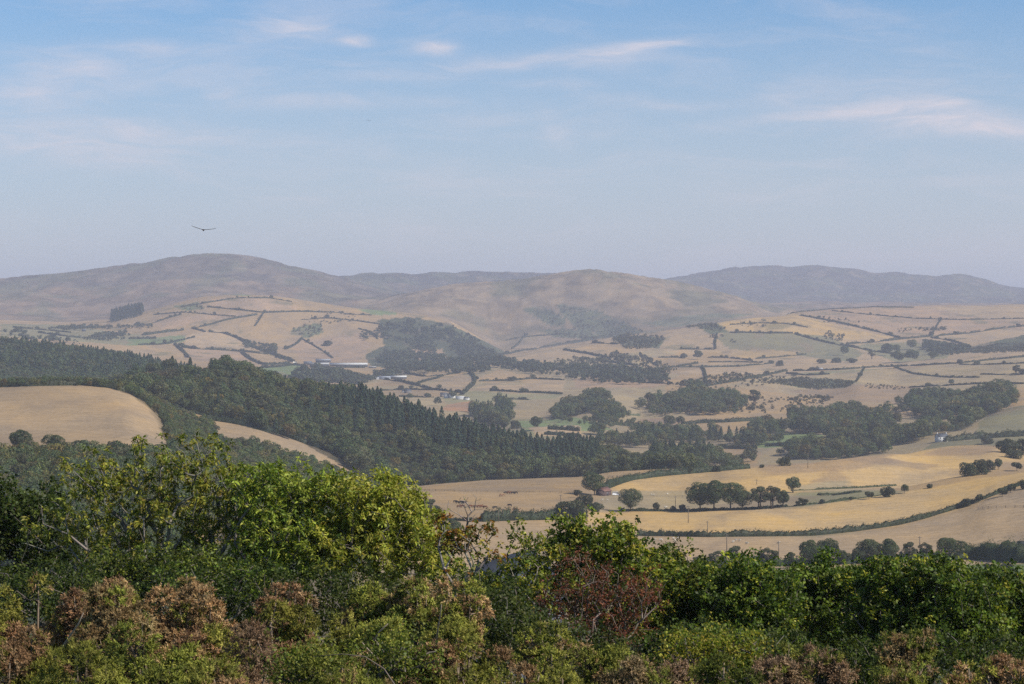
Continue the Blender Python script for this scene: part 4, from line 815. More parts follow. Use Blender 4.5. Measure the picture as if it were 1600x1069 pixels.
# far hedges: (label, points, height)
FAR = [
 ('faint hedge above the diagonal hedge on the upper right hill', [(1300, 486), (1360, 492), (1430, 498), (1500, 500), (1600, 498)], 3.0),
 ('steep little hedge linking the two upper right hedges', [(1470, 500), (1462, 512), (1455, 524)], 3.0),
 ('faint hedge across the gold slope right of the hilltop heath', [(1140, 508), (1180, 505), (1230, 506), (1262, 512)], 3.0),
 ('short steep hedge under the gold slope', [(1120, 522), (1116, 534), (1118, 545)], 4.0),
 ('hedge edging the olive slope below the clump', [(1400, 575), (1430, 585), (1480, 590), (1530, 590)], 2.6),
 ('hedge from the heath patch to the right edge', [(1420, 606), (1470, 603), (1530, 600), (1600, 600)], 2.6),
 ('steep hedge down from the long hillside hedge', [(1350, 576), (1345, 586), (1338, 596)], 3.0),
 ('hedge at the lower edge of the small gold strip', [(1107, 566), (1150, 566), (1190, 567)], 3.0),
 ('hedge between the two tan fields left of the hillside', [(1000, 553), (1012, 562), (1028, 572)], 4.0),
 ('hedge below the climbing shelter hedge', [(905, 560), (950, 566), (1000, 572)], 4.0),
 ('hedge across the tan field beside the band of trees', [(960, 590), (1000, 598), (1050, 600)], 4.0),
 ('thin hedge over the brown shoulder of the left hill', [(470, 500), (510, 497), (560, 502), (600, 508)], 3.5),
 ('thin hedge dropping down the brown slope of the left hill', [(472, 530), (500, 545), (520, 560)], 3.5),
 ('faint hedge on the crown of the left hill', [(240, 492), (290, 488), (330, 492), (380, 496)], 3.5),
 ('steep hedge joining the two hedges on the left hill', [(412, 489), (405, 500), (398, 510)], 3.5),
 ('short hedge by the gorge wood', [(560, 514), (585, 520), (590, 530)], 4.0),
 ('hedge in the green fields far left', [(20, 512), (70, 516), (110, 520)], 4.5),
 ('second hedge in the green fields far left', [(60, 520), (110, 527), (170, 532)], 4.5),
 ('hedge at the foot of the central hill', [(790, 532), (830, 526), (880, 522)], 5.0),
 ('hedge curving up the foot of the central hill', [(800, 545), (812, 534), (822, 524)], 5.0),

 ('dark hedge slanting up from the open valley tree to the farm lane', [(1104, 604), (1130, 599), (1161, 594), (1200, 586), (1229, 580)], 4.5),
 ('short hedge joining the lane above the heath patch', [(1229, 584), (1262, 587), (1296, 585)], 3.5),
 ('long hedge crossing the right hillside below the small dark shed', [(1239, 580), (1276, 579), (1316, 578), (1350, 575), (1397, 573), (1448, 571), (1499, 568), (1546, 563), (1600, 558)], 4.0),
 ('low hedge near the right edge below the long hillside hedge', [(1499, 570), (1546, 570), (1600, 568)], 2.5),
 ('thin hedge with a lone tree at its right end', [(1532, 585), (1565, 586), (1600, 585)], 2.0),
 ('short straight hedge left of the green hillside field', [(1060, 546), (1090, 546), (1117, 546)], 4.0),
 ('hedge beneath the gold strip on the right hillside', [(1107, 559), (1134, 559), (1161, 562), (1175, 564)], 4.0),
 ('hedge under the pale fields in the middle of the right hillside', [(1060, 574), (1110, 574), (1155, 573), (1208, 568)], 3.8),
 ('thin hedge rising to the clump on the right hillside', [(1181, 561), (1222, 558), (1259, 554)], 3.5),
 ('hedge along the lower side of the green hillside field', [(1242, 522), (1269, 530), (1303, 538), (1330, 542), (1364, 549), (1400, 554)], 5.0),
 ('level hedge along the top of the green hillside field', [(1141, 520), (1168, 520), (1200, 521), (1239, 521)], 4.0),
 ('long diagonal hedge down the upper right hillside', [(1249, 493), (1276, 498), (1303, 503), (1347, 513), (1384, 522), (1411, 530)], 5.0),
 ('long hedge rising to the right edge across the upper hillside', [(1323, 538), (1364, 535), (1411, 530), (1465, 525), (1516, 521), (1560, 514), (1600, 510)], 5.0),
 ('curved hedge below the long rising hillside hedge', [(1455, 528), (1485, 532), (1516, 542)], 4.5),
 ('short upright hedge between two pale hillside fields', [(1097, 574), (1104, 588), (1102, 600)], 5.0),
 ('thin crest hedge on the skyline of the right hill', [(1229, 490), (1296, 483), (1364, 480), (1428, 481)], 3.0),
 ('straight hedge climbing from the valley to the dark copse edge', [(746, 560), (786, 554), (820, 548), (861, 541), (901, 534), (945, 525)], 5.0),
 ('thick dark shelter hedge at the top of the climbing hedge', [(893, 537), (920, 532), (948, 526)], 9.0),
 ('hedge dipping under the tan hillside field', [(881, 547), (918, 553), (948, 559)], 5.0),
 ('short hedge left of the hilltop heath clump', [(925, 536), (945, 537), (965, 538)], 4.5),
 ('hedge above the two pale valley fields beside the farm', [(631, 584), (665, 589), (689, 587), (719, 583)], 4.0),
 ('winding hedge in front of the long white roofed farm', [(564, 589), (597, 593), (624, 596), (645, 601), (675, 609), (722, 614)], 4.5),
 ('hedge bordering the sunken lane in the valley', [(732, 581), (746, 594), (734, 606), (722, 617)], 5.5),
 ('hedge under the upper tan field of the valley patchwork', [(749, 596), (800, 595), (830, 592), (881, 594)], 4.0),
 ('straight hedge under the broad pale valley field', [(766, 611), (810, 613), (878, 616)], 4.0),
 ('hedge left of the village trees', [(587, 611), (631, 609), (678, 610)], 3.5),
 ('lower hedge left of the village', [(624, 620), (650, 621), (678, 621)], 3.5),
 ('short diagonal hedge between two valley fields', [(645, 602), (665, 596), (692, 588)], 4.0),
 ('short hedge below the broad pale valley field', [(790, 624), (810, 624), (827, 625)], 3.5),
 ('hedge on the lower right of the distant dark band of trees', [(1029, 578), (1070, 571), (1090, 568)], 4.0),
 ('level hedge right of the dark band of trees', [(1029, 559), (1050, 559), (1070, 559)], 4.0),
 ('thin hedge on the shoulder right of the left hill', [(537, 491), (560, 492), (581, 493)], 4.0),
 ('hedge climbing the left side of the left hill', [(209, 508), (236, 506), (270, 495), (283, 492)], 4.5),
 ('hedge arching over the top of the left hill', [(283, 480), (320, 474), (371, 466), (422, 466), (456, 472)], 4.0),
 ('long hedge across the upper face of the left hill', [(324, 480), (358, 483), (412, 489), (466, 487), (537, 489)], 4.5),
 ('wavy hedge across the middle of the left hill', [(300, 513), (324, 509), (354, 500), (402, 492)], 5.0),
 ('short hedge at the bend of the left hill fields', [(300, 513), (310, 516), (321, 519)], 5.0),
 ('thick hedge descending the left hill to the white trailer', [(327, 519), (348, 520), (368, 527), (388, 537), (405, 547), (432, 556), (459, 566)], 7.0),
 ('hedge along the foot of the pale left hill field', [(280, 539), (294, 545), (337, 547), (381, 550), (418, 554)], 6.0),
 ('short steep hedge dropping left of the pale field', [(273, 539), (287, 549), (294, 559)], 6.0),
 ('curved hedge around the brown field under the left hill', [(378, 551), (388, 561), (412, 571), (452, 569)], 6.0),
 ('bushy row of small trees on the left hill fields', [(223, 524), (253, 520), (287, 516)], 7.0),
 ('row of bushes left of the green strip', [(202, 530), (220, 530), (243, 529)], 6.0),
 ('thin hedge under the green strip', [(216, 539), (253, 539), (304, 527)], 4.0),
 ('hedge running up to the heath patch on the left hill', [(445, 546), (466, 536), (472, 529)], 5.5),
 ('hedge along the track to the long barns', [(460, 570), (480, 574), (520, 575), (570, 575)], 4.0),
 ('low hedge left of the long barns', [(400, 576), (430, 574), (460, 571)], 4.0)]
ra0 = random.Random(12)
for lab, pts, hh in FAR:
    py = np.mean([p[1] for p in pts]); px = np.mean([p[0] for p in pts])
    hedge(lab, pts, hh * .70, hh * .85, 2650, 8000, (.048, .058, .030), .5)
    for (a, b), (c, d) in zip(pts[:-1], pts[1:]):
        for _q in range(ra0.choice([0, 1, 1, 2])):
            f = ra0.random(); P = hit(a + (c - a) * f, b + (d - b) * f, 2650, 8000); right = P[0] > 0
            plant_at('hedgerow_tree', 'near' if ra0.random() < .5 else 'bush', P[0], P[1], ra0.uniform(4.5, 10), 'small dark tree growing out of a thin hedge on the far right hillside' if right else 'small dark tree growing out of a thin hedge on the far left hillside', 'tree', 'trees in the right hillside hedges' if right else 'trees in the left hillside hedges', wide=ra0.uniform(.9, 1.4), parts=False)

# ------------------------------------------------------------------ single trees and bushes
ROWT = 'oaks of the row in the middle of the golden field'
for a in [
 ('oak_tree', 'near', 1094, 798, 46, 'tall dense oak at the left end of the row on the golden field', ROWT, 0, 1.2),
 ('oak_tree', 'near', 1115, 798, 48, 'tallest oak of the row, second from its left end', ROWT, 1, 1.2),
 ('oak_tree', 'near', 1141, 797, 44, 'broad oak with three stems in the middle of the row', ROWT, 2, 1.2),
 ('oak_tree', 'near', 1160, 796, 32, 'lower oak drooping to the ground right of the row centre', ROWT, 4, 1.2),
 ('ash_tree', 'openash', 1187, 796, 37, 'tall thin trunked ash left of its twin in the row', ROWT, 0, 1.4),
 ('ash_tree', 'openash', 1206, 795, 38, 'tall thin trunked ash right of its twin in the row', ROWT, 1, 1.4),
 ('oak_tree', 'hedgeoak', 1223, 793, 26, 'small pale tree ending the row on its right', ROWT, 1, .8),
 ('oak_tree', 'near', 985, 799, 38, 'lone round oak on two stems right of the rusty barn', None, 4, 1.05),
 ('hawthorn_tree', 'thorn', 1025, 799, 14, 'small round hawthorn right of the lone oak', None, 1, 1),
 ('hawthorn_tree', 'thorn', 1051, 799, 9, 'tiny pale bush beside a wooden pole', None, 1, 1),
 ('hawthorn_tree', 'thorn', 1067, 799, 13, 'small hawthorn just left of the row of oaks', None, 0, 1),
 ('oak_tree', 'hedgeoak', 1239, 770, 24, 'lone wind shaped oak above the right end of the row', None, 1, 1),
 ('oak_tree', 'near', 929, 774, 37, 'big spreading oak standing over the rusty roofed barn', None, 3, 1.2),
 ('willow_bush', 'bush', 893, 812, 34, 'large round grey green bush at the left of the lone oak', None, 0, 1.1),
 ('willow_bush', 'bush', 912, 795, 22, 'round bush between the grey green bush and the big oak', None, 1, 1.1),
 ('willow_bush', 'bush', 932, 800, 16, 'low dark bush with feathery tops under the rusty barn', None, 2, 1.2),
 ('willow_bush', 'bush', 905, 815, 22, 'dark low bush at the foot of the large grey green bush', None, 1, 1.2),
 ('hawthorn_tree', 'thorn', 902, 778, 16, 'bent thin hawthorn left of the big spreading oak', None, 2, .9),
 ('ash_tree', 'openash', 672, 811, 32, 'bushy round topped ash at the left edge of the cattle pasture', None, 0, 1.4),
 ('oak_tree', 'hedgeoak', 704, 842, 30, 'broad low oak behind the orange leaved tree', None, 0, 1.1),
 ('hawthorn_tree', 'thorn', 1357, 780, 15, 'thin open hawthorn left of the round bush in the hollow', None, 2, 1),
 ('willow_bush', 'bush', 1386, 777, 18, 'wide round dark bush in the hollow below the golden mounds', None, 2, .95),
 ('hawthorn_tree', 'hedgeoak', 1413, 771, 14, 'small tree right of the round bush in the hollow', None, 2, .9),
 ('hawthorn_tree', 'bush', 1452, 763, 8, 'tiny dark bush on the line of the golden spur', None, 0, 1),
 ('hawthorn_tree', 'thorn', 1255, 790, 14, 'ragged open thorn just right of the row of oaks', None, 0, 1.1),
 ('hawthorn_tree', 'thorn', 1247, 791, 11, 'thin twiggy thorn nearest the right end of the oaks', None, 2, .8),
 ('hawthorn_tree', 'bush', 1284, 787, 7, 'tiny dark bush right of the ragged thorn', None, 1, 1.2),
 ('hawthorn_tree', 'thorn', 1328, 783, 7, 'tiny pale bush on the fence line of the hollow', None, 1, 1.2),
 ('thicket_tree', 'bush', 1511, 744, 24, 'leaning dark thorn at the left of the thicket on the spur', None, 0, .8),
 ('thicket_tree', 'bush', 1528, 742, 24, 'rounded dark thorn in the middle of the spur thicket', None, 1, .85),
 ('thicket_tree', 'bush', 1543, 738, 21, 'pale topped thorn right of the middle of the spur thicket', None, 2, .8),
 ('thicket_tree', 'hedgeoak', 1559, 734, 17, 'separate small thorn to the right of the spur thicket', None, 1, .8),
 ('hawthorn_tree', 'thorn', 1588, 736, 17, 'leaning open thorn by the right edge above the spur', None, 2, 1),
 ('hawthorn_tree', 'bush', 1508, 792, 13, 'dark bush ending the clipped hedge on its right', None, 1, 1),
 ('hawthorn_tree', 'thorn', 1528, 785, 15, 'small leaning thorn right of the end of the clipped hedge', None, 0, 1),
 ('hawthorn_tree', 'thorn', 1565, 776, 17, 'ragged thorn on the low hedge, left one of a pair', None, 2, 1),
 ('hawthorn_tree', 'thorn', 1578, 770, 16, 'ragged thorn on the low hedge, right one of a pair', None, 0, 1),
 ('hawthorn_tree', 'bush', 1600, 764, 16, 'dark thorn cut by the right edge above the low hedge', None, 0, .8),
 ('oak_tree', 'bush', 1575, 708, 24, 'dark bushy oak behind the golden mound at right', None, 2, 1.1),
 ('oak_tree', 'bush', 1600, 711, 26, 'bushy oak at the right edge behind the golden mound', None, 1, 1.1),
 ('oak_tree', 'bush', 1583, 716, 15, 'low round bush in front of the bushy oaks at right', None, 0, 1.3),
 ('hawthorn_tree', 'bush', 1190, 731, 6, 'tiny round bush on the gold ridge below the valley wood', None, 0, 1),
 ('hawthorn_tree', 'thorn', 1078, 740, 12, 'sparse thorn on the hedge sweeping behind the oaks', None, 2, 1),
 ('hawthorn_tree', 'bush', 1120, 737, 9, 'small bush at the end of the sweeping green hedge', None, 1, 1.3),
 ('oak_tree', 'bush', 1226, 728, 14, 'round tree peeping over the gold ridge', None, 1, 1),
 ('oak_tree', 'hedgeoak', 1268, 884, 40, 'wide oak at the left of the bottom row of trees', None, 0, 1.05),
 ('oak_tree', 'hedgeoak', 1293, 883, 40, 'wide oak second in the bottom row of trees', None, 1, 1.0),
 ('oak_tree', 'hedgeoak', 1360, 880, 38, 'umbrella crowned oak in the centre of the bottom row', None, 2, 1.0),
 ('oak_tree', 'hedgeoak', 1385, 880, 38, 'umbrella crowned oak right of the centre of the bottom row', None, 0, .95),
 ('oak_tree', 'hedgeoak', 1341, 881, 24, 'lower tree filling between the oaks of the bottom row', None, 1, 1.1),
 ('oak_tree', 'hedgeoak', 1318, 882, 22, 'small dark tree between the paired oaks and the umbrella oaks', None, 0, 1.1),
 ('ash_tree', 'openash', 1420, 878, 32, 'thin stemmed tree right of the umbrella oaks', None, 0, 1.2),
 ('ash_tree', 'openash', 1445, 876, 30, 'thin stemmed tree left of the dense round oak', None, 1, 1.2),
 ('oak_tree', 'near', 1476, 875, 36, 'dense round oak near the right end of the bottom row', None, 2, 1.1),
 ('oak_tree', 'near', 1494, 874, 32, 'dense oak ending the tall part of the bottom row', None, 4, 1.1),
 ('willow_bush', 'bush', 1516, 872, 18, 'dark rounded bush beyond the right end of the bottom row', None, 1, 1),
 ('willow_bush', 'bush', 1545, 874, 18, 'grey green bush above the green field', None, 2, 1.1),
 ('willow_bush', 'bush', 1575, 876, 20, 'wide bush beside the stone building', None, 0, 1.2),
 ('ash_tree', 'openash', 1120, 889, 30, 'feathery grey green tree at the left of the bottom hedge', None, 1, 1.5),
 ('ash_tree', 'openash', 1148, 888, 36, 'taller feathery tree at the left of the bottom hedge', None, 0, 1.2),
 ('ash_tree', 'openash', 1200, 888, 34, 'round feathery tree between two wooden poles', None, 1, 1.5),
 ('ash_tree', 'openash', 1236, 888, 26, 'small feathery tree left of the wide oaks', None, 0, 1.3),
 ('ash_tree', 'openash', 1090, 889, 20, 'low feathery tree behind the oak tops', None, 1, 1.6),
 ('ash_tree', 'openash', 1540, 905, 26, 'grey twiggy tree in front of the green field', None, 0, 1.6),
 ('ash_tree', 'openash', 1570, 907, 30, 'grey green twiggy tree nearest the bottom of the green field', None, 1, 1.6),
 ('oak_tree', 'near', 34, 707, 36, 'domed oak on the bank at the left edge, largest of three', None, 1, 1.2),
 ('oak_tree', 'near', 83, 714, 36, 'domed oak in the middle of three on the left bank', None, 2, 1.2),
 ('oak_tree', 'near', 126, 716, 30, 'lower domed oak at the right of three on the left bank', None, 4, 1.2),
 ('oak_tree', 'bush', 40, 738, 34, 'grey green tree below the domed oak at left', None, 0, 1.0),
 ('oak_tree', 'near', 837, 672, 22, 'round oak on the green field in the valley', None, 1, 1.2),
 ('oak_tree', 'near', 708, 672, 20, 'round dark tree peeping over the conifer ridge', None, 2, 1.3),
 ('oak_tree', 'bush', 786, 668, 12, 'small dark tree beside the round valley oak', None, 2, 1),
 ('oak_tree', 'bush', 806, 670, 13, 'small tree left of the round valley oak', None, 1, 1),
 ('ash_tree', 'openash', 1178, 634, 26, 'open crowned tree with pale forked trunk on the slope', None, 0, 1.5),
 ('oak_tree', 'near', 1046, 668, 20, 'round tree left of the brown sloping field', None, 3, 1.2),
 ('oak_tree', 'near', 1063, 665, 15, 'smaller round tree right of its larger neighbour by the brown field', None, 1, 1.2),
 ('oak_tree', 'near', 1012, 690, 22, 'dark rounded tree below the knoll wood', None, 2, 1.3),
 ('oak_tree', 'near', 1000, 640, 20, 'rounded tree on the edge of the knoll wood', None, 0, 1.2),
 ('oak_tree', 'bush', 1540, 694, 13, 'round bush in the field right of the white farmhouse', None, 2, 1.3),
 ('oak_tree', 'near', 1320, 556, 16, 'lone tree casting a shadow on the green hillside field', None, 2, 1.1),
 ('ash_tree', 'openash', 1362, 561, 14, 'thin lone tree right of the shadow casting hillside tree', None, 0, 1.4),
 ('oak_tree', 'near', 1386, 556, 20, 'round tree in the hillside clump at right', None, 1, 1.2),
 ('oak_tree', 'near', 1401, 552, 14, 'round tree behind the hillside clump at right', None, 2, 1.2),
 ('oak_tree', 'near', 1424, 546, 16, 'upper tree of the hillside clump at right', None, 3, 1.2),
 ('oak_tree', 'hedgeoak', 1405, 566, 18, 'broad tree in front of the hillside clump', None, 0, 1.3),
 ('oak_tree', 'hedgeoak', 1425, 565, 18, 'broad pale tree at the front of the hillside clump', None, 1, 1.3),
 ('oak_tree', 'near', 1458, 562, 14, 'tree right of the hillside clump', None, 4, 1.3),
 ('oak_tree', 'near', 1090, 562, 15, 'broad dark tree between pale hillside fields', None, 1, 1.4),
 ('oak_tree', 'bush', 1068, 560, 8, 'low bush left of the broad hillside tree', None, 1, 1.3),
 ('oak_tree', 'bush', 1218, 572, 9, 'small tree on the middle of the right hillside', None, 1, 1.1),
 ('oak_tree', 'bush', 1284, 568, 8, 'small bushy tree left of the dark hedge trees', None, 0, 1.5),
 ('oak_tree', 'bush', 1306, 567, 8, 'rounded bush under the shadow casting tree', None, 1, 1.7),
 ('oak_tree', 'bush', 1330, 567, 8, 'rounded dark bush on the hillside, right of its twin', None, 2, 1.7),
 ('ash_tree', 'openash', 1588, 586, 17, 'bare looking tree at the right edge on the thin hedge', None, 1, 1.3),
 ('oak_tree', 'bush', 972, 536, 9, 'round bush on the pale ridge left of the hilltop heath', None, 0, 1.2),
 ('oak_tree', 'near', 257, 538, 8, 'tiny tree on the green strip of the left hill', None, 1, 1.2),
 ('oak_tree', 'near', 287, 546, 9, 'small tree at the corner of the pale left hill field', None, 0, 1.2),
 ('oak_tree', 'near', 385, 546, 8, 'lone small tree in the pale left hill field', None, 2, 1.2),
 ('oak_tree', 'near', 425, 553, 18, 'dark tree on the thick hedge down the left hill', None, 3, 1.1),
 ('oak_tree', 'bush', 512, 540, 8, 'dark bush alone on the brown slope of the left hill', None, 1, 1.6),
 ('oak_tree', 'near', 800, 612, 0, '', None, 0, 1),
 ('oak_tree', 'near', 816, 614, 9, 'small round tree on the straight hedge of the pale field', None, 0, 1.3),
 ('conifer_tree', 'conifer', 791, 626, 12, 'dark conifer by the lower valley hedge', None, 0, 1.2),
 ('oak_tree', 'near', 684, 634, 14, 'tree left of the village roofs', None, 1, 1.1),
 ('oak_tree', 'near', 616, 630, 12, 'round tree below the white roofed farm', None, 3, 1.2),
 ('oak_tree', 'near', 586, 624, 12, 'round tree left of the lower farm field', None, 2, 1.2),
 ('oak_tree', 'near', 640, 624, 10, 'small tree beside the grey roofed house', None, 4, 1.2),
 ('oak_tree', 'near', 708, 622, 12, 'tree behind the village roofs', None, 0, 1.3),
 ('oak_tree', 'near', 686, 608, 8, 'small tree in the pale field corner', None, 0, 1.3)]:
    name, key, px, py, hp, lab, grp, var, wide = a
    if hp == 0: continue
    d0, d1 = (850, 1950) if py > 700 else ((1500, 3600) if py > 630 else (2500, 7500))
    if lab.startswith('dark bushy oak') or lab.startswith('bushy oak'): d0, d1 = 1500, 2000
    plant(name, key, px, py, hp, lab, 'bush' if 'bush' in name else 'tree', grp, d0, d1, var=var, wide=wide, parts=py > 690 or key == 'openash')

# ------------------------------------------------------------------ buildings
SLATE = (.10, .11, .13); WHITE = (.66, .65, .62); STONE = (.30, .27, .23); TINL = (.62, .62, .60); RUST = (.21, .105, .08); DARKW = (.05, .05, .055)
def cottage(name, label, px, py, L, Wd, eave, ridge, rot, wall, roof, d0, d1, cat='house', wins=(), chim=0, gcol=None, X=None, thick=.25, doors=(), group=None):
    P = hit(px, py, d0, d1) if X is None else np.array(X)
    e = bpy.data.objects.new(name, None); COL.objects.link(e); e.location = (P[0], P[1], P[2] - .1); e.rotation_euler = (0, 0, rot); tag(e, label, cat, group)
    mb = MB(); mb.box(-L / 2, L / 2, -Wd / 2, Wd / 2, -1.5, eave, wall); mb.gend(-L / 2, L / 2, -Wd / 2, Wd / 2, eave, ridge, gcol or wall); mb.build('wall', M_WALL, e)
    rb = MB(); rb.gable(-L / 2, L / 2, -Wd / 2, Wd / 2, eave + .03, ridge + .03, .3, thick, roof); r = rb.build('roof', M_ROOF, e)
    for i in range(chim):
        c = MB(); x = (-L / 2 + .5) if i == 0 else (L / 2 - .5); c.box(x - .45, x + .45, -.4, .4, ridge - .5, ridge + 1.3, wall); c.box(x - .2, x + .2, -.15, .15, ridge + 1.3, ridge + 1.7, RUST); c.build('chimney', M_WALL, r)
    for (x, z, w, h) in wins:
        f = MB(); f.box(x - w / 2 - .08, x + w / 2 + .08, -Wd / 2 - .05, -Wd / 2 + .04, z - h / 2 - .08, z + h / 2 + .08, (.7, .7, .68)); fo = f.build('window', M_PAINT, e)
        g = MB(); g.box(x - w / 2, x + w / 2, -Wd / 2 - .07, -Wd / 2 - .052, z - h / 2, z + h / 2, (.03, .035, .045)); g.build('pane', M_GLASS, fo)
    for (x, w, h) in doors:
        g = MB(); g.box(x - w / 2, x + w / 2, -Wd / 2 - .06, -Wd / 2 + .03, 0, h, (.06, .05, .05)); g.build('door', M_PAINT, e)
    return e
cottage('farmhouse', 'white farmhouse with grey slate roof and two chimneys in the valley woods', 1471, 690, 12, 6.5, 5.4, 8.0, math.radians(24), WHITE, SLATE, 2000, 2800,
        wins=[(-3.6, 3.9, 1.1, 1.3), (-.2, 3.9, 1.1, 1.3), (3.4, 3.9, 1.1, 1.3), (-3.6, 1.3, 1.2, 1.4), (3.4, 1.3, 1.2, 1.4)], doors=[(0, 1.1, 2.1)], chim=2)
cottage('field_barn', 'small stone barn with rusty tin roof under the spreading oak', 943, 774, 9.5, 6, 3.0, 5.2, math.radians(58), (.12, .085, .08), RUST, 1250, 1600, 'barn', doors=[(0, 2.2, 2.2)])
cottage('hillside_shed', 'tiny dark shed with pale roof on the hillside hedge', 1282, 579, 9, 6, 3, 5, math.radians(-15), DARKW, (.35, .36, .38), 3300, 4700, 'shed')
cottage('stone_building', 'grey stone outbuilding cut by the right edge above the bushes', 1600, 868, 6, 5, 5.0, 6.2, 0, (.19, .16, .15), (.07, .07, .08), 900, 1100, 'building', wins=[(-1.5, 3, .7, .9)])
# the long barns on the left
BW = (.06, .065, .075)
for lab, px, py, L, Wd, e_, r_, rot, wc, rc in [
 ('very long white roofed barn below the left hill', 545, 573, 82, 16, 5, 8.4, 2, BW, TINL), ('second white roofed barn end, left of the very long one', 499, 572, 42, 14, 4.5, 7.4, 3, BW, (.45, .45, .44)),
 ('grey roofed barn behind the very long barn', 505, 567, 34, 14, 6, 9, 2, BW, (.30, .32, .35)), ('dark sheds at the left end of the long barns', 481, 570, 18, 12, 5, 7.5, 4, BW, (.16, .18, .22)),
 ('small pale shed right of the long barns', 582, 575, 16, 6, 2.5, 3.4, -4, BW, (.5, .5, .48))]:
    cottage('long_barn', lab, px, py, L, Wd, e_, r_, math.radians(rot), wc, rc, 4000, 6000, 'barn', group='barns below the left hill')
for lab, px, py, L, Wd, e_, r_, rot, wc, rc in [
 ('long white roofed barn in the middle valley farm', 623, 592, 30, 10, 3.6, 6.2, 2, BW, TINL), ('grey roofed shed left of the middle valley barn', 600, 593, 24, 12, 4.0, 6.2, -6, (.3, .32, .36), (.34, .37, .42)),
 ('pale roofed shed behind the middle valley barn', 609, 588, 18, 9, 4, 6, 4, BW, (.35, .4, .45)), ('white farm building at the left of the middle valley farm', 566, 594, 12, 7, 3, 4.6, -20, WHITE, (.6, .6, .6)),
 ('long grey shed on the left of the middle valley farm', 586, 593, 14, 7, 3, 4.4, 10, (.4, .4, .42), (.4, .42, .45)),
 ('slate roofed house on the left below the middle valley farm', 637, 614, 10, 8, 3.5, 6, 30, (.2, .18, .17), SLATE), ('tiny white cottage beside the slate roofed house', 631, 613, 6, 5, 2.6, 4.2, 0, WHITE, SLATE),
 ('white gabled house at the left of the village', 699, 622, 9, 7, 4.8, 7.6, 60, WHITE, SLATE), ('white gabled house in the middle of the village', 706, 622, 9, 7, 4.6, 7.4, 40, WHITE, SLATE),
 ('low white bungalow at the right of the village', 719, 624, 13, 7, 2.8, 4.8, 0, WHITE, (.6, .6, .6)), ('dark roofed village house behind the white gables', 693, 620, 10, 7, 4, 6.5, 10, STONE, SLATE),
 ('small white village house on the right end', 729, 625, 8, 6, 2.8, 4.4, -20, WHITE, SLATE)]:
    cottage('village_house' if 'hous' in lab or 'cott' in lab or 'bung' in lab else 'farm_shed', lab, px, py, L, Wd, e_, r_, math.radians(rot), wc, rc, 2700, 4700, 'house' if 'hous' in lab or 'cott' in lab or 'bung' in lab else 'barn')
for lab, px, py, L, Wd, e_, r_, rot, wc, rc in [('grey roofed farmstead far left below the conifer copse', 124, 513, 34, 12, 4, 7, 5, (.25, .25, .27), (.3, .33, .38)), ('small farm shed far left beside the farmstead', 141, 513, 20, 10, 4, 6, -5, (.3, .3, .3), (.25, .27, .3)),
      ('dark shed alone in the far left green fields', 131, 518, 9, 8, 4, 6, 20, BW, (.12, .14, .18))]:
    cottage('farmstead', lab, px, py, L, Wd, e_, r_, math.radians(rot), wc, rc, 4800, 7000, 'farm')
# ruined stone wall at left
P = hit(72, 726, 950, 1250); e = bpy.data.objects.new('stone_ruin', None); COL.objects.link(e); e.location = tuple(P); e.rotation_euler = (0, 0, .3); tag(e, 'pale ruined stone wall with window gap among the left trees', 'ruin')
mb = MB()
for x0, x1, h0 in [(-4, -2.2, 5.5), (-2.2, -1, 2.2), (-1, .6, 6.2), (.6, 2, 4.6), (2, 4, 3.1)]: mb.box(x0, x1, -.4, .4, -1, h0, (.30, .29, .27))
mb.build('wall', M_WALL, e)
mb = MB(); mb.box(-2.2, -1, -.3, .3, 4.0, 5.2, (.3, .29, .27)); mb.build('lintel', M_WALL, e)
# trailer and vehicles, bales
def vehicle(label, px, py, d0, d1, L, h, c, rot, cat='van', name='parked_van'):
    P = hit(px, py, d0, d1); e = bpy.data.objects.new(name, None); COL.objects.link(e); e.location = tuple(P); e.rotation_euler = (0, 0, rot); tag(e, label, cat)
    mb = MB(); prof = [(-L / 2, .35), (-L / 2, h * .95), (-L / 2 + .2, h), (L / 2 - 1.5, h), (L / 2 - .8, h * .58), (L / 2 - .05, h * .5), (L / 2, .35)]
    w = .9; n = len(prof); v = [(x, -w, z) for x, z in prof] + [(x, w, z) for x, z in prof]
    q = [(i, (i + 1) % n, (i + 1) % n + n, i + n) for i in range(n)]; t = [(0, i, i + 1) for i in range(1, n - 1)] + [(n, n + i + 1, n + i) for i in range(1, n - 1)]
    mb.add(v, q, t, c); mb.build('body', M_PAINT, e)
    for x in (-L / 2 + .9, L / 2 - .9):
        for y in (-.92, .92):
            wb = MB(); a = np.linspace(0, 2 * math.pi, 13)[:-1]; wv = [(x + .34 * math.cos(k), y + s * .1, .34 + .34 * math.sin(k)) for s in (-1, 1) for k in a]
            wb.add(wv, [(i, (i + 1) % 12, (i + 1) % 12 + 12, i + 12) for i in range(12)], [(0, i, i + 1) for i in range(1, 11)] + [(12, 12 + i + 1, 12 + i) for i in range(1, 11)], (.02, .02, .02)); wb.build('wheel', M_PAINT, e)
    gb = MB(); gb.box(L / 2 - 2.2, L / 2 - 1.35, -.93, -.905, h * .6, h * .9, (.02, .025, .03)); gb.build('window', M_GLASS, e)
vehicle('white van parked at the right of the rusty barn', 963, 774, 1250, 1600, 5.2, 2.2, (.75, .76, .78), .1)
vehicle('white vehicle at the foot of the thick left hill hedge', 461, 567, 4200, 6000, 9, 4, (.85, .83, .72), .0, 'trailer', 'white_trailer')

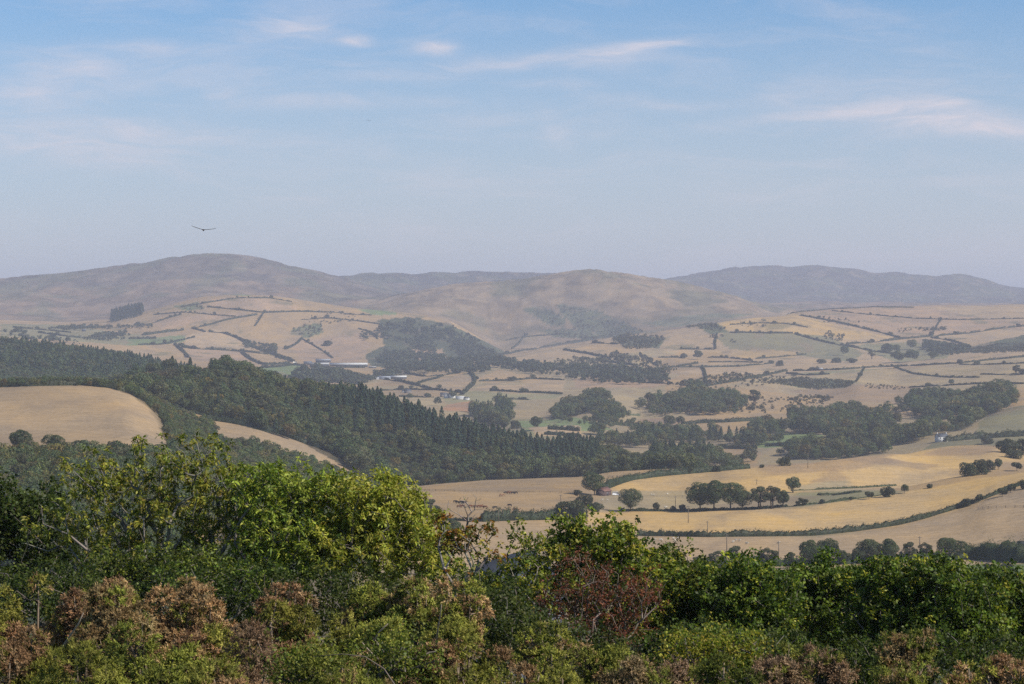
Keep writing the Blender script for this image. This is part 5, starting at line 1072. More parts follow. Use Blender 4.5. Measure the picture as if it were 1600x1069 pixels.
# ------------------------------------------------------------------ fences and poles
def fence(label, pts, d0, d1, gap=6.0, h=1.3):
    P = path_pts(pts, d0, d1, 4); seg = np.linalg.norm(np.diff(P[:, :2], axis=0), axis=1); cum = np.concatenate([[0], np.cumsum(seg)]); n = min(70, int(cum[-1] / gap)); t = np.linspace(0, cum[-1], n)
    X = np.interp(t, cum, P[:, 0]); Y = np.interp(t, cum, P[:, 1]); Z = ground(X, Y)
    e = bpy.data.objects.new('field_fence', None); COL.objects.link(e); e.location = (X[0], Y[0], Z[0]); tag(e, label, 'fence')
    pm = None
    for x, y, z in zip(X, Y, Z):
        if pm is None:
            mb = MB(); mb.box(-.09, .09, -.09, .09, -.4, h, (.10, .085, .07)); pm = mb.mesh('post', M_WOOD)
        link('post', pm, e, (x - X[0], y - Y[0], z - Z[0]))
    mb = MB()
    for k, hh in enumerate((.3, .6, .9, 1.15)):
        mb.tube(np.stack([X - X[0], Y - Y[0], Z - Z[0] + hh], 1), .035, 3, (.12, .11, .10), cap=False)
    mb.build('wire', M_WIRE, e)
fence('post and wire fence crossing the pasture behind the cattle', [(632, 766), (700, 768), (780, 769), (860, 770), (895, 770)], 1250, 1540, 7)
fence('post and wire fence right of the lone oak', [(1000, 776), (1040, 777), (1085, 777)], 1250, 1540, 7)
fence('post and wire fence on the brown slope at the right edge', [(1527, 796), (1560, 794), (1600, 793), (1640, 792)], 950, 1250, 5)
fence('wire fence over the top of the golden mound', [(1490, 699), (1520, 697), (1560, 699), (1590, 705)], 1640, 1850, 8)
fence('short fence above the sweeping green hedge', [(950, 746), (1000, 745), (1030, 744)], 1400, 1640, 8)
def upole(label, px, py, hp, d0=850, d1=1700):
    P = hit(px, py, d0, d1); h = hp * P[1] / F; e = bpy.data.objects.new('utility_pole', None); COL.objects.link(e); e.location = tuple(P); tag(e, label, 'pole', 'wooden poles crossing the golden fields')
    mb = MB(); mb.tube([(0, 0, -.5), (0, 0, h)], [.22, .16], 6, (.16, .135, .11)); mb.build('shaft', M_WOOD, e)
    mb = MB(); mb.box(-.9, .9, -.08, .08, h - .7, h - .5, (.13, .11, .09)); mb.build('crossarm', M_WOOD, e)
for a in [('wooden pole by the tiny pale bush left of the oaks', 1055, 799, 24), ('wooden pole in the golden field below the oaks', 1075, 817, 27), ('wooden pole just above the clipped hedge', 1105, 834, 20),
          ('tall wooden pole rising from below the clipped hedge', 1135, 860, 26), ('wooden pole left of the wide oaks of the bottom row', 1216, 868, 22), ('short wooden pole behind the oak tops', 1176, 872, 16), ('wooden pole above the thin stemmed trees', 1436, 852, 14),
          ('wooden pole on the gold ridge before the valley wood', 1262, 732, 24), ('wooden pole left of its twin before the cattle hedge', 779, 815, 18), ('wooden pole right of its twin before the cattle hedge', 786, 814, 20),
          ('short pole above the ash twins of the row', 1182, 757, 8), ('grey post left of the big bushes', 876, 782, 9)]: upole(*a)

# ------------------------------------------------------------------ animals
def skinned(name, V, E, Rr, colour, mat, sub=1, colf=None):
    me = bpy.data.meshes.new(name + '_tmp'); me.from_pydata(V, E, []); ob = bpy.data.objects.new(name + '_tmp', me); COL.objects.link(ob)
    m = ob.modifiers.new('s', 'SKIN'); m.use_smooth_shade = True
    sv = me.skin_vertices[0].data
    for i, r in enumerate(Rr): sv[i].radius = (r, r) if not isinstance(r, tuple) else r
    sv[0].use_root = True
    ss = ob.modifiers.new('b', 'SUBSURF'); ss.levels = sub; ss.render_levels = sub
    dg = bpy.context.evaluated_depsgraph_get(); ev = ob.evaluated_get(dg); out = bpy.data.meshes.new_from_object(ev); out.name = name
    bpy.data.objects.remove(ob); bpy.data.meshes.remove(me)
    n = len(out.vertices); co = np.empty(n * 3, np.float32); out.vertices.foreach_get('co', co); co = co.reshape(-1, 3)
    c = np.ones((n, 4), np.float32); c[:, :3] = colour if colf is None else colf(co); a = out.color_attributes.new('col', 'FLOAT_COLOR', 'POINT'); a.data.foreach_set('color', c.ravel())
    out.materials.clear(); out.materials.append(mat); return out
def cow_mesh(name, colf, graze):
    hx, hz = (1.55, .45) if graze else (1.65, 1.5)
    V = [(0, 0, 1.05), (.55, 0, 1.07), (.95, 0, 1.12), (1.2, 0, 1.05 if graze else 1.3), (1.38, 0, .8 if graze else 1.48), (hx, 0, hz), (hx + .22, 0, hz - .15),
         (-.5, 0, 1.07), (-.9, 0, 1.12), (-1.08, 0, 1.05), (-1.12, 0, .6),
         (.72, .24, .85), (.74, .24, .42), (.74, .24, .04), (.72, -.24, .85), (.70, -.24, .42), (.70, -.24, .04),
         (-.85, .24, .85), (-.98, .24, .48), (-.90, .24, .04), (-.85, -.24, .85), (-.94, -.24, .48), (-.86, -.24, .04), (hx - .02, .16, hz + .1), (hx - .02, -.16, hz + .1)]
    E = [(0, 1), (1, 2), (2, 3), (3, 4), (4, 5), (5, 6), (0, 7), (7, 8), (8, 9), (9, 10), (1, 11), (11, 12), (12, 13), (1, 14), (14, 15), (15, 16), (7, 17), (17, 18), (18, 19), (7, 20), (20, 21), (21, 22), (5, 23), (5, 24)]
    Rr = [.40, .40, .33, .22, .17, .15, .09, .40, .30, .10, .03, .15, .08, .07, .15, .08, .07, .17, .09, .07, .17, .09, .07, .04, .04]
    return skinned(name, V, E, Rr, None, M_HIDE, 1, colf)
blk = lambda c: np.tile((.015, .014, .014), (len(c), 1))
brn = lambda c: np.tile((.16, .06, .03), (len(c), 1)) * (1 - .6 * (c[:, 2:3] < .5))
tanc = lambda c: np.tile((.42, .25, .14), (len(c), 1))
COWS = {'black': cow_mesh('cow_body', blk, True), 'brown': cow_mesh('cow_body', brn, True), 'stand': cow_mesh('cow_body', brn, False), 'tan': cow_mesh('cow_body', tanc, False)}
ra = random.Random(4)
def beast(name, me, label, cat, group, px, py, sc=1.0, d0=900, d1=1600):
    P = hit(px, py, d0, d1); o = link(name, me, None, tuple(P), ra.choice([0, math.pi]) + ra.uniform(-.5, .5), sc); tag(o, label, cat, group)
CG = 'cattle grazing the pasture'
for k, x, y, lab in [
 ('black', 711.5, 785, 'black cow at the left end of the black group'), ('black', 715.5, 786.5, 'black cow second from the left in the black group'), ('black', 719, 786.5, 'black cow in the middle of the black group'), ('black', 722.3, 786, 'black cow fourth in the black group'), ('black', 726, 787, 'small black cow at the right end of the black group'),
 ('brown', 717, 793, 'brown cow at the left end of the brown line'), ('stand', 723.6, 792.5, 'brown calf second in the brown line'), ('brown', 735, 792.5, 'brown cow in the centre of the brown line'), ('brown', 743, 793, 'brown cow right of centre in the brown line'), ('stand', 749.5, 792.5, 'standing brown cow near the right of the brown line'), ('brown', 753.5, 793.4, 'brown cow second from the right end of the brown line'), ('brown', 757.5, 793.6, 'brown cow at the right end of the brown line'),
 ('black', 773.5, 794.6, 'lone dark cow above the twin poles'), ('black', 796.5, 791, 'lone dark cow right of the twin poles'), ('brown', 805, 797.5, 'brown cow left one of a pair on the path'), ('tan', 809, 798, 'tan cow right one of a pair on the path'), ('black', 826.5, 803, 'black cow walking down the worn path'), ('brown', 834, 807, 'brown cow near the corner bushes, left of its neighbour'), ('brown', 838, 807.5, 'brown cow near the corner bushes, right of its neighbour'),
 ('black', 790.5, 771, 'black cow at the left of the huddle by the fence'), ('brown', 794.5, 771.2, 'brown cow second in the huddle by the fence'), ('stand', 798, 771, 'brown cow third in the huddle by the fence'), ('black', 801.5, 771.2, 'black cow fourth in the huddle by the fence'), ('black', 806, 771, 'black cow at the right of the huddle by the fence'),
 ('tan', 783, 775.5, 'cream cow below the huddle by the fence'), ('tan', 786, 774.5, 'cream calf beside the cream cow'), ('brown', 851, 806, 'brown cow lying beside the big bushes'), ('brown', 857, 807, 'brown cow closest to the big bushes')]:
    beast('cow', COWS[k], lab, 'cow', CG, x, y + .8, 1.1)
shp = skinned('sheep', [(0, 0, .62), (.28, 0, .64), (.5, 0, .7), (.68, 0, .78), (.82, 0, .7), (-.32, 0, .64), (-.5, 0, .6), (.26, .13, .4), (.27, .13, .03), (.26, -.13, .4), (.25, -.13, .03), (-.34, .13, .4), (-.36, .13, .03), (-.34, -.13, .4), (-.33, -.13, .03)],
    [(0, 1), (1, 2), (2, 3), (3, 4), (0, 5), (5, 6), (1, 7), (7, 8), (1, 9), (9, 10), (5, 11), (11, 12), (5, 13), (13, 14)],
    [.29, .28, .16, .11, .06, .29, .2, .09, .04, .09, .04, .1, .04, .1, .04], (.62, .57, .47), M_HIDE, 1)
SG = 'sheep in the golden fields'
for i, (x, y) in enumerate([(1012.5, 844.5), (1023, 844.6), (1031, 845), (1033.5, 845), (1052, 843), (1054.7, 846), (1058.5, 842.5), (1144.8, 848), (1149, 845.5), (1155, 846), (1165.5, 850), (1167, 850.4), (1216, 849.5), (1041, 793.5), (1038.8, 793.8), (1018, 774), (1021, 774.3), (1042.5, 773), (1072.5, 773), (941, 782), (949, 782.4), (1480, 690.6), (1363, 612), (1429, 583)]):
    lab = ('white sheep grazing under the clipped hedge, one of the left flock' if i < 7 else 'white sheep grazing under the clipped hedge, beside the tall pole' if i < 13 else 'white sheep grazing beyond the small hawthorns' if i < 19 else
           ['white sheep left one of two below the rusty barn', 'white sheep right one of two below the rusty barn', 'white sheep by the farmhouse hedge', 'white sheep alone on the brown valley slope', 'white sheep alone on the upper right slope'][i - 19])
    beast('sheep', shp, lab, 'sheep', SG, x, y, 1.15, 900, 4500)
def bird(label, px, py, dist, span, bank, yaw, lift):
    n = 17; xs = np.linspace(-1, 1, n); xs = np.sign(xs) * np.abs(xs) ** 1.1; V = []
    for x in xs:
        a = abs(x); body = math.exp(-(a / .06) ** 2)
        ch = (.20 if a > .08 else .22) * (1 - .45 * max(0, a - .55) / .45) * (.35 if a > .98 else 1); ch = ch + body * .34; th = .016 + body * .085
        yo = -.04 * a * 1.0 + body * .03; zo = lift * a ** 1.3 - body * .035
        for k in range(8):
            an = k * math.pi / 4; V.append((x * span / 2, (yo + math.cos(an) * ch / 2), (zo + math.sin(an) * th / 2)))
    Q = [(i * 8 + k, i * 8 + (k + 1) % 8, (i + 1) * 8 + (k + 1) % 8, (i + 1) * 8 + k) for i in range(n - 1) for k in range(8)]
    mb = MB(); mb.add(V, Q, [(0, k, k + 1) for k in range(1, 7)] + [((n - 1) * 8, (n - 1) * 8 + k + 1, (n - 1) * 8 + k) for k in range(1, 7)], (.035, .025, .02))
    o = mb.build('bird', M_HIDE, None); o.location = ((px - 800) / F * dist, dist, (HY - py) / F * dist); o.rotation_euler = (math.radians(8), math.radians(bank), math.radians(yaw)); tag(o, label, 'bird')
bird('dark buzzard gliding with spread wings above the left mountain', 318, 359, 112, 1.26, 6, 6, .14)
bird('tiny dark bird high in the middle of the sky', 576, 188.5, 430, 1.2, 0, 10, .1)
# ------------------------------------------------------------------ foreground trees
rf = np.random.default_rng(2024)
def ZP(px, py, D): return np.array([(px - 800) / F * D, D, (HY - py) / F * D])
def grow(name, label, cat, base_px, D, env, n_attr, leaf, rng, bark=(.16, .14, .12), twig=.006, trunk_r=.12, droop=0.0, leafy=1.0, gap=None, group=None, fork=.35, seglen=.35):
    """a real tree: boughs grown towards points spread through its crown; env = [(px, py, rx, ry, depth radius m, weight)] ellipses at distance D"""
    bx = (base_px - 800) / F * D; bz = float(ground(bx, D)); root = np.array([bx, D, bz - .3])
    A = []; wts = np.array([e[5] if len(e) > 5 else e[2] * e[3] for e in env], float); wts /= wts.sum()
    for i in rng.choice(len(env), n_attr, p=wts):
        e = env[i]; u = unit(rng.normal(size=(1, 3)))[0] * rng.random() ** .42; s = D / F
        A.append(((e[0] - 800) * s + u[0] * e[2] * s, D + u[1] * e[4], (HY - e[1]) * s + u[2] * e[3] * s))
    A = np.array(A)
    if gap is not None:
        gpx = 800 + F * A[:, 0] / A[:, 1]; gpy = HY - F * A[:, 2] / A[:, 1]; k = np.ones(len(A), bool)
        for g in gap: k &= ((gpx - g[0]) / g[2]) ** 2 + ((gpy - g[1]) / g[3]) ** 2 > 1
        A = A[k]
    top = A.mean(0); fk = root + (top - root) * fork; fk[2] = max(fk[2], root[2] + 1.0)
    nodes = [root, root * .5 + fk * .5 + rng.normal(size=3) * .05, fk]; par = [-1, 0, 1]; dep = [0, 1, 2]
    order = np.argsort(np.linalg.norm(A - fk, axis=1)); N = np.array(nodes); DL = [0.0, 0.0, 0.0]; tips = []
    cap = np.zeros((3 * len(A) * 8 + 10, 3)); cap[:3] = N; DLa = np.zeros(len(cap)); cnt = 3
    for i in order:
        a = A[i]; d = np.linalg.norm(cap[1:cnt] - a, axis=1) + .33 * DLa[1:cnt] + .5 * np.maximum(0, cap[1:cnt, 2] - a[2] + .1); j = int(np.argmin(d)) + 1
        p0 = cap[j]; L = np.linalg.norm(a - p0); m = max(1, min(6, int(L / seglen))); prev = j
        for s in range(1, m + 1):
            f = s / m; p = p0 + (a - p0) * f; 
            if s < m: p = p + rng.normal(size=3) * .06 * min(L, 1.2); p[2] += math.sin(f * math.pi) * L * (.10 - droop * .25)
            if cnt >= len(cap): break
            cap[cnt] = p; DLa[cnt] = DLa[prev] + L / m; par.append(prev); prev = cnt; cnt += 1
        tips.append(prev)
    N = cap[:cnt]; kids = np.zeros(cnt); r2 = np.full(cnt, twig ** 2)
    haschild = np.zeros(cnt, bool)
    for i in range(cnt - 1, 0, -1):
        r2[par[i]] += r2[i] * 1.0 if haschild[par[i]] else r2[i] * 1.0 ; haschild[par[i]] = True
    R = np.sqrt(r2); R *= 1.0; R = np.minimum(R, trunk_r * 1.4); R[0] = max(R[0], trunk_r) * 1.3
    e = bpy.data.objects.new(name, None); COL.objects.link(e); e.location = tuple(root); tag(e, label, cat, group)
    # wood
    P0 = N[np.array(par[1:])]; P1 = N[1:cnt]; Ra = R[np.array(par[1:])]; Rb = R[1:cnt]; Ra = np.minimum(Ra, Rb * 1.6)
    dd = unit(P1 - P0); ref = np.where(np.abs(dd[:, 2:3]) < .9, np.array([[0, 0, 1.]]), np.array([[1., 0, 0]])); U = unit(np.cross(dd, ref)); Wv = np.cross(dd, U)
    k = 4; Vs = []
    for q in range(k):
        an = q * 2 * math.pi / k; o_ = U * math.cos(an) + Wv * math.sin(an); Vs.append((P0 - dd * Ra[:, None] * .3 + o_ * Ra[:, None], P1 + o_ * Rb[:, None]))
    V = np.stack([v for pr in Vs for v in pr], 1); m = len(P0); base = np.arange(m)[:, None] * 2 * k; Q = []
    for q in range(k):
        q2 = (q + 1) % k; Q.append(np.stack([base[:, 0] + 2 * q, base[:, 0] + 2 * q2, base[:, 0] + 2 * q2 + 1, base[:, 0] + 2 * q + 1], 1))
    bc = np.repeat(tinted(bark, m, rng, .25, .05), 2 * k, 0)
    link('trunk', mesh_from('trunk', V.reshape(-1, 3) - root, np.vstack(Q), None, bc, False, M_BARK), e)
    # leaves in sprays round the twig ends
    n_l, spread, ln, wd, pal, up = leaf['n'], leaf['spread'], leaf['L'], leaf['W'], np.array(leaf['pal']), leaf.get('up', .3)
    tp = N[np.array(tips)]; tp = tp[rng.random(len(tp)) < leafy]
    sub = leaf.get('sub', 3); cl = np.repeat(tp, sub, 0) + rng.normal(size=(len(tp) * sub, 3)) * spread
    tone = rng.uniform(.72, 1.28, (len(cl), 1)); pi = rng.choice(len(pal), len(cl), p=leaf.get('p')); n = len(cl) * n_l
    P = np.repeat(cl, n_l, 0); dr = unit(rng.normal(size=(n, 3)) + np.array([0, 0, up - leaf.get('hang', 0)])); rr = rng.uniform(.2, 1, (n, 1)) * leaf['r']
    P = P + dr * rr; Nn = unit(rng.normal(size=(n, 3)) * .85 + np.array([0.1, -.1, .75]) + dr * .3)
    C = pal[np.repeat(pi, n_l)] * np.repeat(tone, n_l, 0); C = C * rng.uniform(.75, 1.3, (n, 1)) * (1 + .1 * rng.uniform(-1, 1, (n, 3)))
    Vl, Ql, Cl = kites(P, Nn, ln * rng.uniform(.6, 1.2, n), wd * rng.uniform(.7, 1.15, n), rng, dr + np.array([0, 0, -leaf.get('hang', 0)]), .18, C)
    link('crown', mesh_from('crown', Vl - root, Ql, None, np.clip(Cl, 0, 1), False, M_GLOSS), e)
    return e
OLV = [(.155, .190, .030), (.225, .250, .037), (.100, .135, .022), (.290, .290, .044), (.180, .175, .031)]
YEL = [(.288, .312, .043), (.360, .372, .060), (.204, .240, .036), (.420, .408, .072)]
OAK = [(.082, .118, .018), (.118, .158, .022), (.185, .220, .030), (.050, .075, .014), (.350, .330, .045)]
DRK = [(.040, .056, .012), (.055, .072, .015), (.085, .10, .02)]  # dark greens, lowered further so understorey shade is in the leaf colour
ORG = [(.30, .13, .025), (.20, .09, .03), (.36, .26, .03), (.13, .14, .03), (.12, .14, .025)]
RST = [(.16, .060, .030), (.21, .085, .040), (.11, .045, .025), (.24, .11, .055), (.06, .075, .02)]
GAP = [(775, 880, 9, 13)]
lf = dict
# big open crowned tree left of centre
grow('ash_tree', 'tall open crowned olive green tree with bare grey boughs showing', 'tree', 285, 50,
     [(285, 712, 75, 48, 1.2), (290, 770, 120, 70, 1.4), (200, 760, 85, 50, 1.2), (150, 745, 55, 40, .9), (350, 735, 60, 45, 1.0), (230, 840, 150, 70, 1.5), (370, 820, 90, 80, 1.3), (120, 830, 90, 60, 1.2), (215, 700, 22, 22, .5), (275, 880, 160, 50, 1.6)],
     600, lf(n=11, spread=.10, L=.125, W=.05, r=.12, pal=OLV, hang=.5, sub=3), rf, bark=(.21, .19, .16), trunk_r=.16, leafy=.86, fork=.3, twig=.0075)
grow('sycamore_tree', 'dark green leafy tree at the left edge', 'tree', 20, 58, [(20, 800, 85, 55, 1.5), (60, 850, 90, 60, 1.5), (-30, 790, 70, 60, 1.5), (70, 775, 30, 22, .8), (10, 880, 110, 45, 1.5)], 330,
     lf(n=10, spread=.13, L=.12, W=.085, r=.15, pal=DRK, sub=4), rf, trunk_r=.18)
grow('sweet_chestnut_tree', 'yellow green leafy tree between the open tree and the brightest crown', 'tree', 430, 49, [(430, 775, 60, 50, 1.1), (395, 760, 35, 40, .9), (470, 760, 50, 36, 1.0), (450, 840, 90, 60, 1.4), (420, 890, 90, 40, 1.2), (505, 775, 35, 35, .8)], 360,
     lf(n=12, spread=.10, L=.13, W=.045, r=.13, pal=YEL[:3] + OLV[:1], hang=.4, sub=4), rf, trunk_r=.13)
grow('sweet_chestnut_tree', 'bright yellow green domed tree, palest in the foreground', 'tree', 590, 49, [(580, 790, 70, 45, 1.4), (545, 770, 48, 30, 1.1), (625, 790, 50, 36, 1.1), (655, 825, 48, 38, 1.1), (560, 840, 100, 55, 1.6), (640, 870, 75, 45, 1.3), (600, 762, 35, 20, .8), (685, 865, 26, 40, .7), (520, 860, 70, 50, 1.3)], 520,
     lf(n=13, spread=.10, L=.125, W=.045, r=.13, pal=YEL, hang=.45, sub=4), rf, trunk_r=.15)
grow('autumn_tree', 'small tree with orange and brown leaves and bare twigs', 'tree', 722, 47, [(745, 835, 34, 20, .6, 40), (715, 845, 38, 22, .6, 40), (768, 825, 10, 8, .2, 8), (690, 812, 10, 8, .25, 12), (765, 870, 26, 20, .5, 14), (715, 880, 40, 25, .6, 20), (700, 835, 16, 12, .3, 10)], 95,
     lf(n=8, spread=.055, L=.085, W=.05, r=.08, pal=ORG, sub=3), rf, bark=(.30, .27, .23), trunk_r=.05, twig=.005, leafy=.9, gap=GAP)
grow('bare_sapling', 'leafless grey twigs sticking up above the orange tree', 'tree', 730, 47.5, [(722, 792, 30, 18, .3, 20), (735, 780, 20, 22, .3, 14), (745, 806, 24, 14, .3, 10)], 34,
     lf(n=2, spread=.03, L=.05, W=.03, r=.05, pal=ORG, sub=1), rf, bark=(.26, .22, .19), trunk_r=.03, twig=.004, leafy=.12, fork=.7, seglen=.2)
grow('oak_tree', 'thin topped dark oak right of the orange tree with pale boughs', 'tree', 835, 52, [(815, 832, 34, 14, .6), (840, 860, 50, 30, 1.0), (800, 905, 70, 45, 1.2), (730, 905, 60, 40, 1.1), (690, 915, 50, 40, 1.0), (850, 905, 60, 45, 1.2), (790, 960, 90, 50, 1.3), (810, 822, 12, 9, .3)], 380,
     lf(n=10, spread=.11, L=.095, W=.06, r=.11, pal=OAK, sub=3), rf, bark=(.24, .21, .18), trunk_r=.13, gap=GAP, twig=.006)
grow('oak_tree', 'dense bright green oak crowning the middle of the frame', 'tree', 930, 53, [(930, 838, 62, 28, 1.3), (885, 850, 38, 25, 1.0), (975, 850, 42, 34, 1.1), (940, 880, 90, 50, 1.6), (1010, 900, 60, 45, 1.4), (910, 930, 90, 50, 1.5), (880, 815, 10, 10, .3), (1000, 960, 80, 50, 1.5)], 560,
     lf(n=12, spread=.12, L=.10, W=.065, r=.13, pal=OAK, sub=4), rf, trunk_r=.16)
grow('dying_oak_tree', 'rusty brown tree with dead leaves in front of the green oaks', 'tree', 945, 46, [(910, 905, 55, 40, .9), (970, 930, 60, 45, .9), (1000, 925, 36, 38, .7), (890, 960, 55, 50, .8), (960, 990, 75, 45, 1.0), (900, 875, 24, 16, .5), (850, 945, 22, 22, .5)], 420,
     lf(n=9, spread=.08, L=.06, W=.035, r=.09, pal=RST, hang=.3, sub=3), rf, bark=(.20, .16, .13), trunk_r=.11, twig=.0045, leafy=.85)
for lab, bx, D, env, n in [
 ('dark green oak right of the rusty brown tree', 1080, 54, [(1080, 905, 60, 36, 1.4), (1045, 880, 32, 28, .9), (1110, 935, 70, 50, 1.5), (1060, 970, 80, 60, 1.5), (1040, 1010, 60, 40, 1.2)], 480),
 ('oak with a spiky leader right of the rusty tree', 1170, 52, [(1168, 895, 40, 28, 1.1), (1170, 870, 10, 12, .3), (1150, 930, 70, 45, 1.5), (1210, 925, 50, 38, 1.2), (1180, 985, 95, 60, 1.6)], 470),
 ('broad dark oak in the middle of the lower right canopy', 1290, 54, [(1260, 905, 42, 26, 1.1), (1300, 905, 45, 24, 1.1), (1340, 915, 36, 26, 1.0), (1290, 950, 95, 50, 1.7), (1270, 1000, 90, 55, 1.6), (1288, 876, 8, 14, .3)], 560),
 ('rounded oak with bright leaf tips right of the middle canopy', 1395, 51, [(1395, 905, 45, 30, 1.2), (1375, 890, 26, 18, .8), (1440, 895, 35, 20, .9), (1400, 950, 85, 50, 1.6), (1400, 1000, 90, 55, 1.6)], 540),
 ('tall oak crown near the right edge', 1480, 50, [(1465, 893, 38, 20, 1.1), (1500, 925, 60, 38, 1.4), (1480, 970, 85, 55, 1.6), (1530, 1000, 70, 55, 1.4)], 480),
 ('oak at the right edge with sparse leafy shoots', 1570, 51, [(1560, 915, 45, 26, 1.1), (1600, 930, 50, 36, 1.2), (1580, 975, 75, 55, 1.5), (1560, 1030, 80, 50, 1.5), (1548, 895, 8, 10, .2), (1640, 960, 60, 70, 1.4)], 480)]:
    grow('oak_tree', lab, 'tree', bx, D, env, n, lf(n=12, spread=.13, L=.10, W=.065, r=.14, pal=OAK, p=[.3, .27, .16, .2, .07], sub=4), rf, trunk_r=.15, group='oaks of the lower right canopy')
for lab, bx, D, env in [('oak just beyond the right edge of the view', 1690, 52, [(1690, 920, 60, 36, 1.4), (1740, 960, 80, 60, 1.5), (1680, 980, 80, 50, 1.4)]), ('oak farther beyond the right edge of the view', 1840, 53, [(1840, 920, 70, 40, 1.4), (1850, 980, 100, 60, 1.6)])]:
    grow('oak_tree', lab, 'tree', bx, D, env, 300, lf(n=12, spread=.13, L=.10, W=.065, r=.14, pal=OAK, p=[.3, .27, .16, .2, .07], sub=4), rf, trunk_r=.15)
grow('sycamore_tree', 'dark leafy tree just beyond the left edge of the view', 'tree', -130, 56, [(-140, 820, 90, 60, 1.5), (-180, 880, 100, 60, 1.5)], 240, lf(n=10, spread=.13, L=.12, W=.085, r=.15, pal=DRK, sub=4), rf, trunk_r=.16)
# holly and bramble growing between the gorse and the trees
def shrub(label, px, D, env, n, pal, name='understorey_bush', L=.07, W=.045):
    grow(name, label, 'bush', px, D, env, n, lf(n=11, spread=.10, L=L, W=W, r=.12, pal=pal, sub=4), rf, trunk_r=.06, fork=.3)
shrub('shaded dark bush behind the leftmost gorse', 60, 40, [(60, 930, 120, 50, 1.0), (160, 960, 100, 50, 1.0)], 260, DRK)
shrub('olive bush below the open crowned tree', 210, 43, [(180, 893, 60, 26, .8), (250, 890, 60, 26, .8), (320, 885, 50, 26, .8)], 230, DRK + OLV[:2])
shrub('shaded dark bush behind the centre left gorse', 300, 40, [(300, 925, 120, 45, 1.0), (400, 930, 100, 50, 1.0), (330, 990, 150, 50, 1.0)], 330, DRK + OLV[:1])
shrub('shaded dark bush below the brightest crown', 560, 40, [(520, 930, 90, 50, 1.0), (620, 950, 100, 50, 1.0), (760, 960, 70, 70, 1.0)], 320, DRK)
shrub('shaded dark bush filling below the thin topped oak', 775, 43, [(770, 960, 70, 45, 1.0), (800, 1000, 80, 50, 1.0), (740, 1010, 60, 50, .8)], 300, DRK)
shrub('shaded dark bush under the rusty tree', 880, 38, [(830, 1010, 90, 45, 1.0), (960, 1040, 100, 50, 1.0)], 260, DRK)
shrub('dark holly bush below the middle canopy oaks', 1130, 38, [(1090, 1020, 80, 45, 1.0), (1200, 1030, 100, 40, 1.0), (1130, 1060, 120, 40, 1.0)], 320, DRK + OAK[:1], 'holly_bush')
shrub('dark holly bush below the right canopy oaks', 1380, 38, [(1340, 1030, 90, 40, 1.0), (1450, 1030, 100, 45, 1.0), (1400, 1065, 150, 40, 1.0), (1580, 1050, 80, 60, 1.0)], 360, DRK + OAK[:1], 'holly_bush')
shrub('small bush with yellow leaves beside the bright gorse mound', 1100, 27, [(1075, 1012, 40, 24, .4), (1130, 1018, 30, 20, .4), (1165, 1010, 26, 16, .3)], 90, [(.11, .16, .02), (.2, .22, .03), (.3, .28, .04)], 'hazel_bush', .05, .03)
shrub('bramble with bright green leaves low in the centre left gorse', 600, 19, [(560, 1050, 70, 20, .3), (640, 1030, 50, 26, .3), (480, 1052, 60, 20, .3)], 120, [(.11, .14, .02), (.16, .18, .03), (.08, .1, .02)], 'bramble_bush', .035, .025)

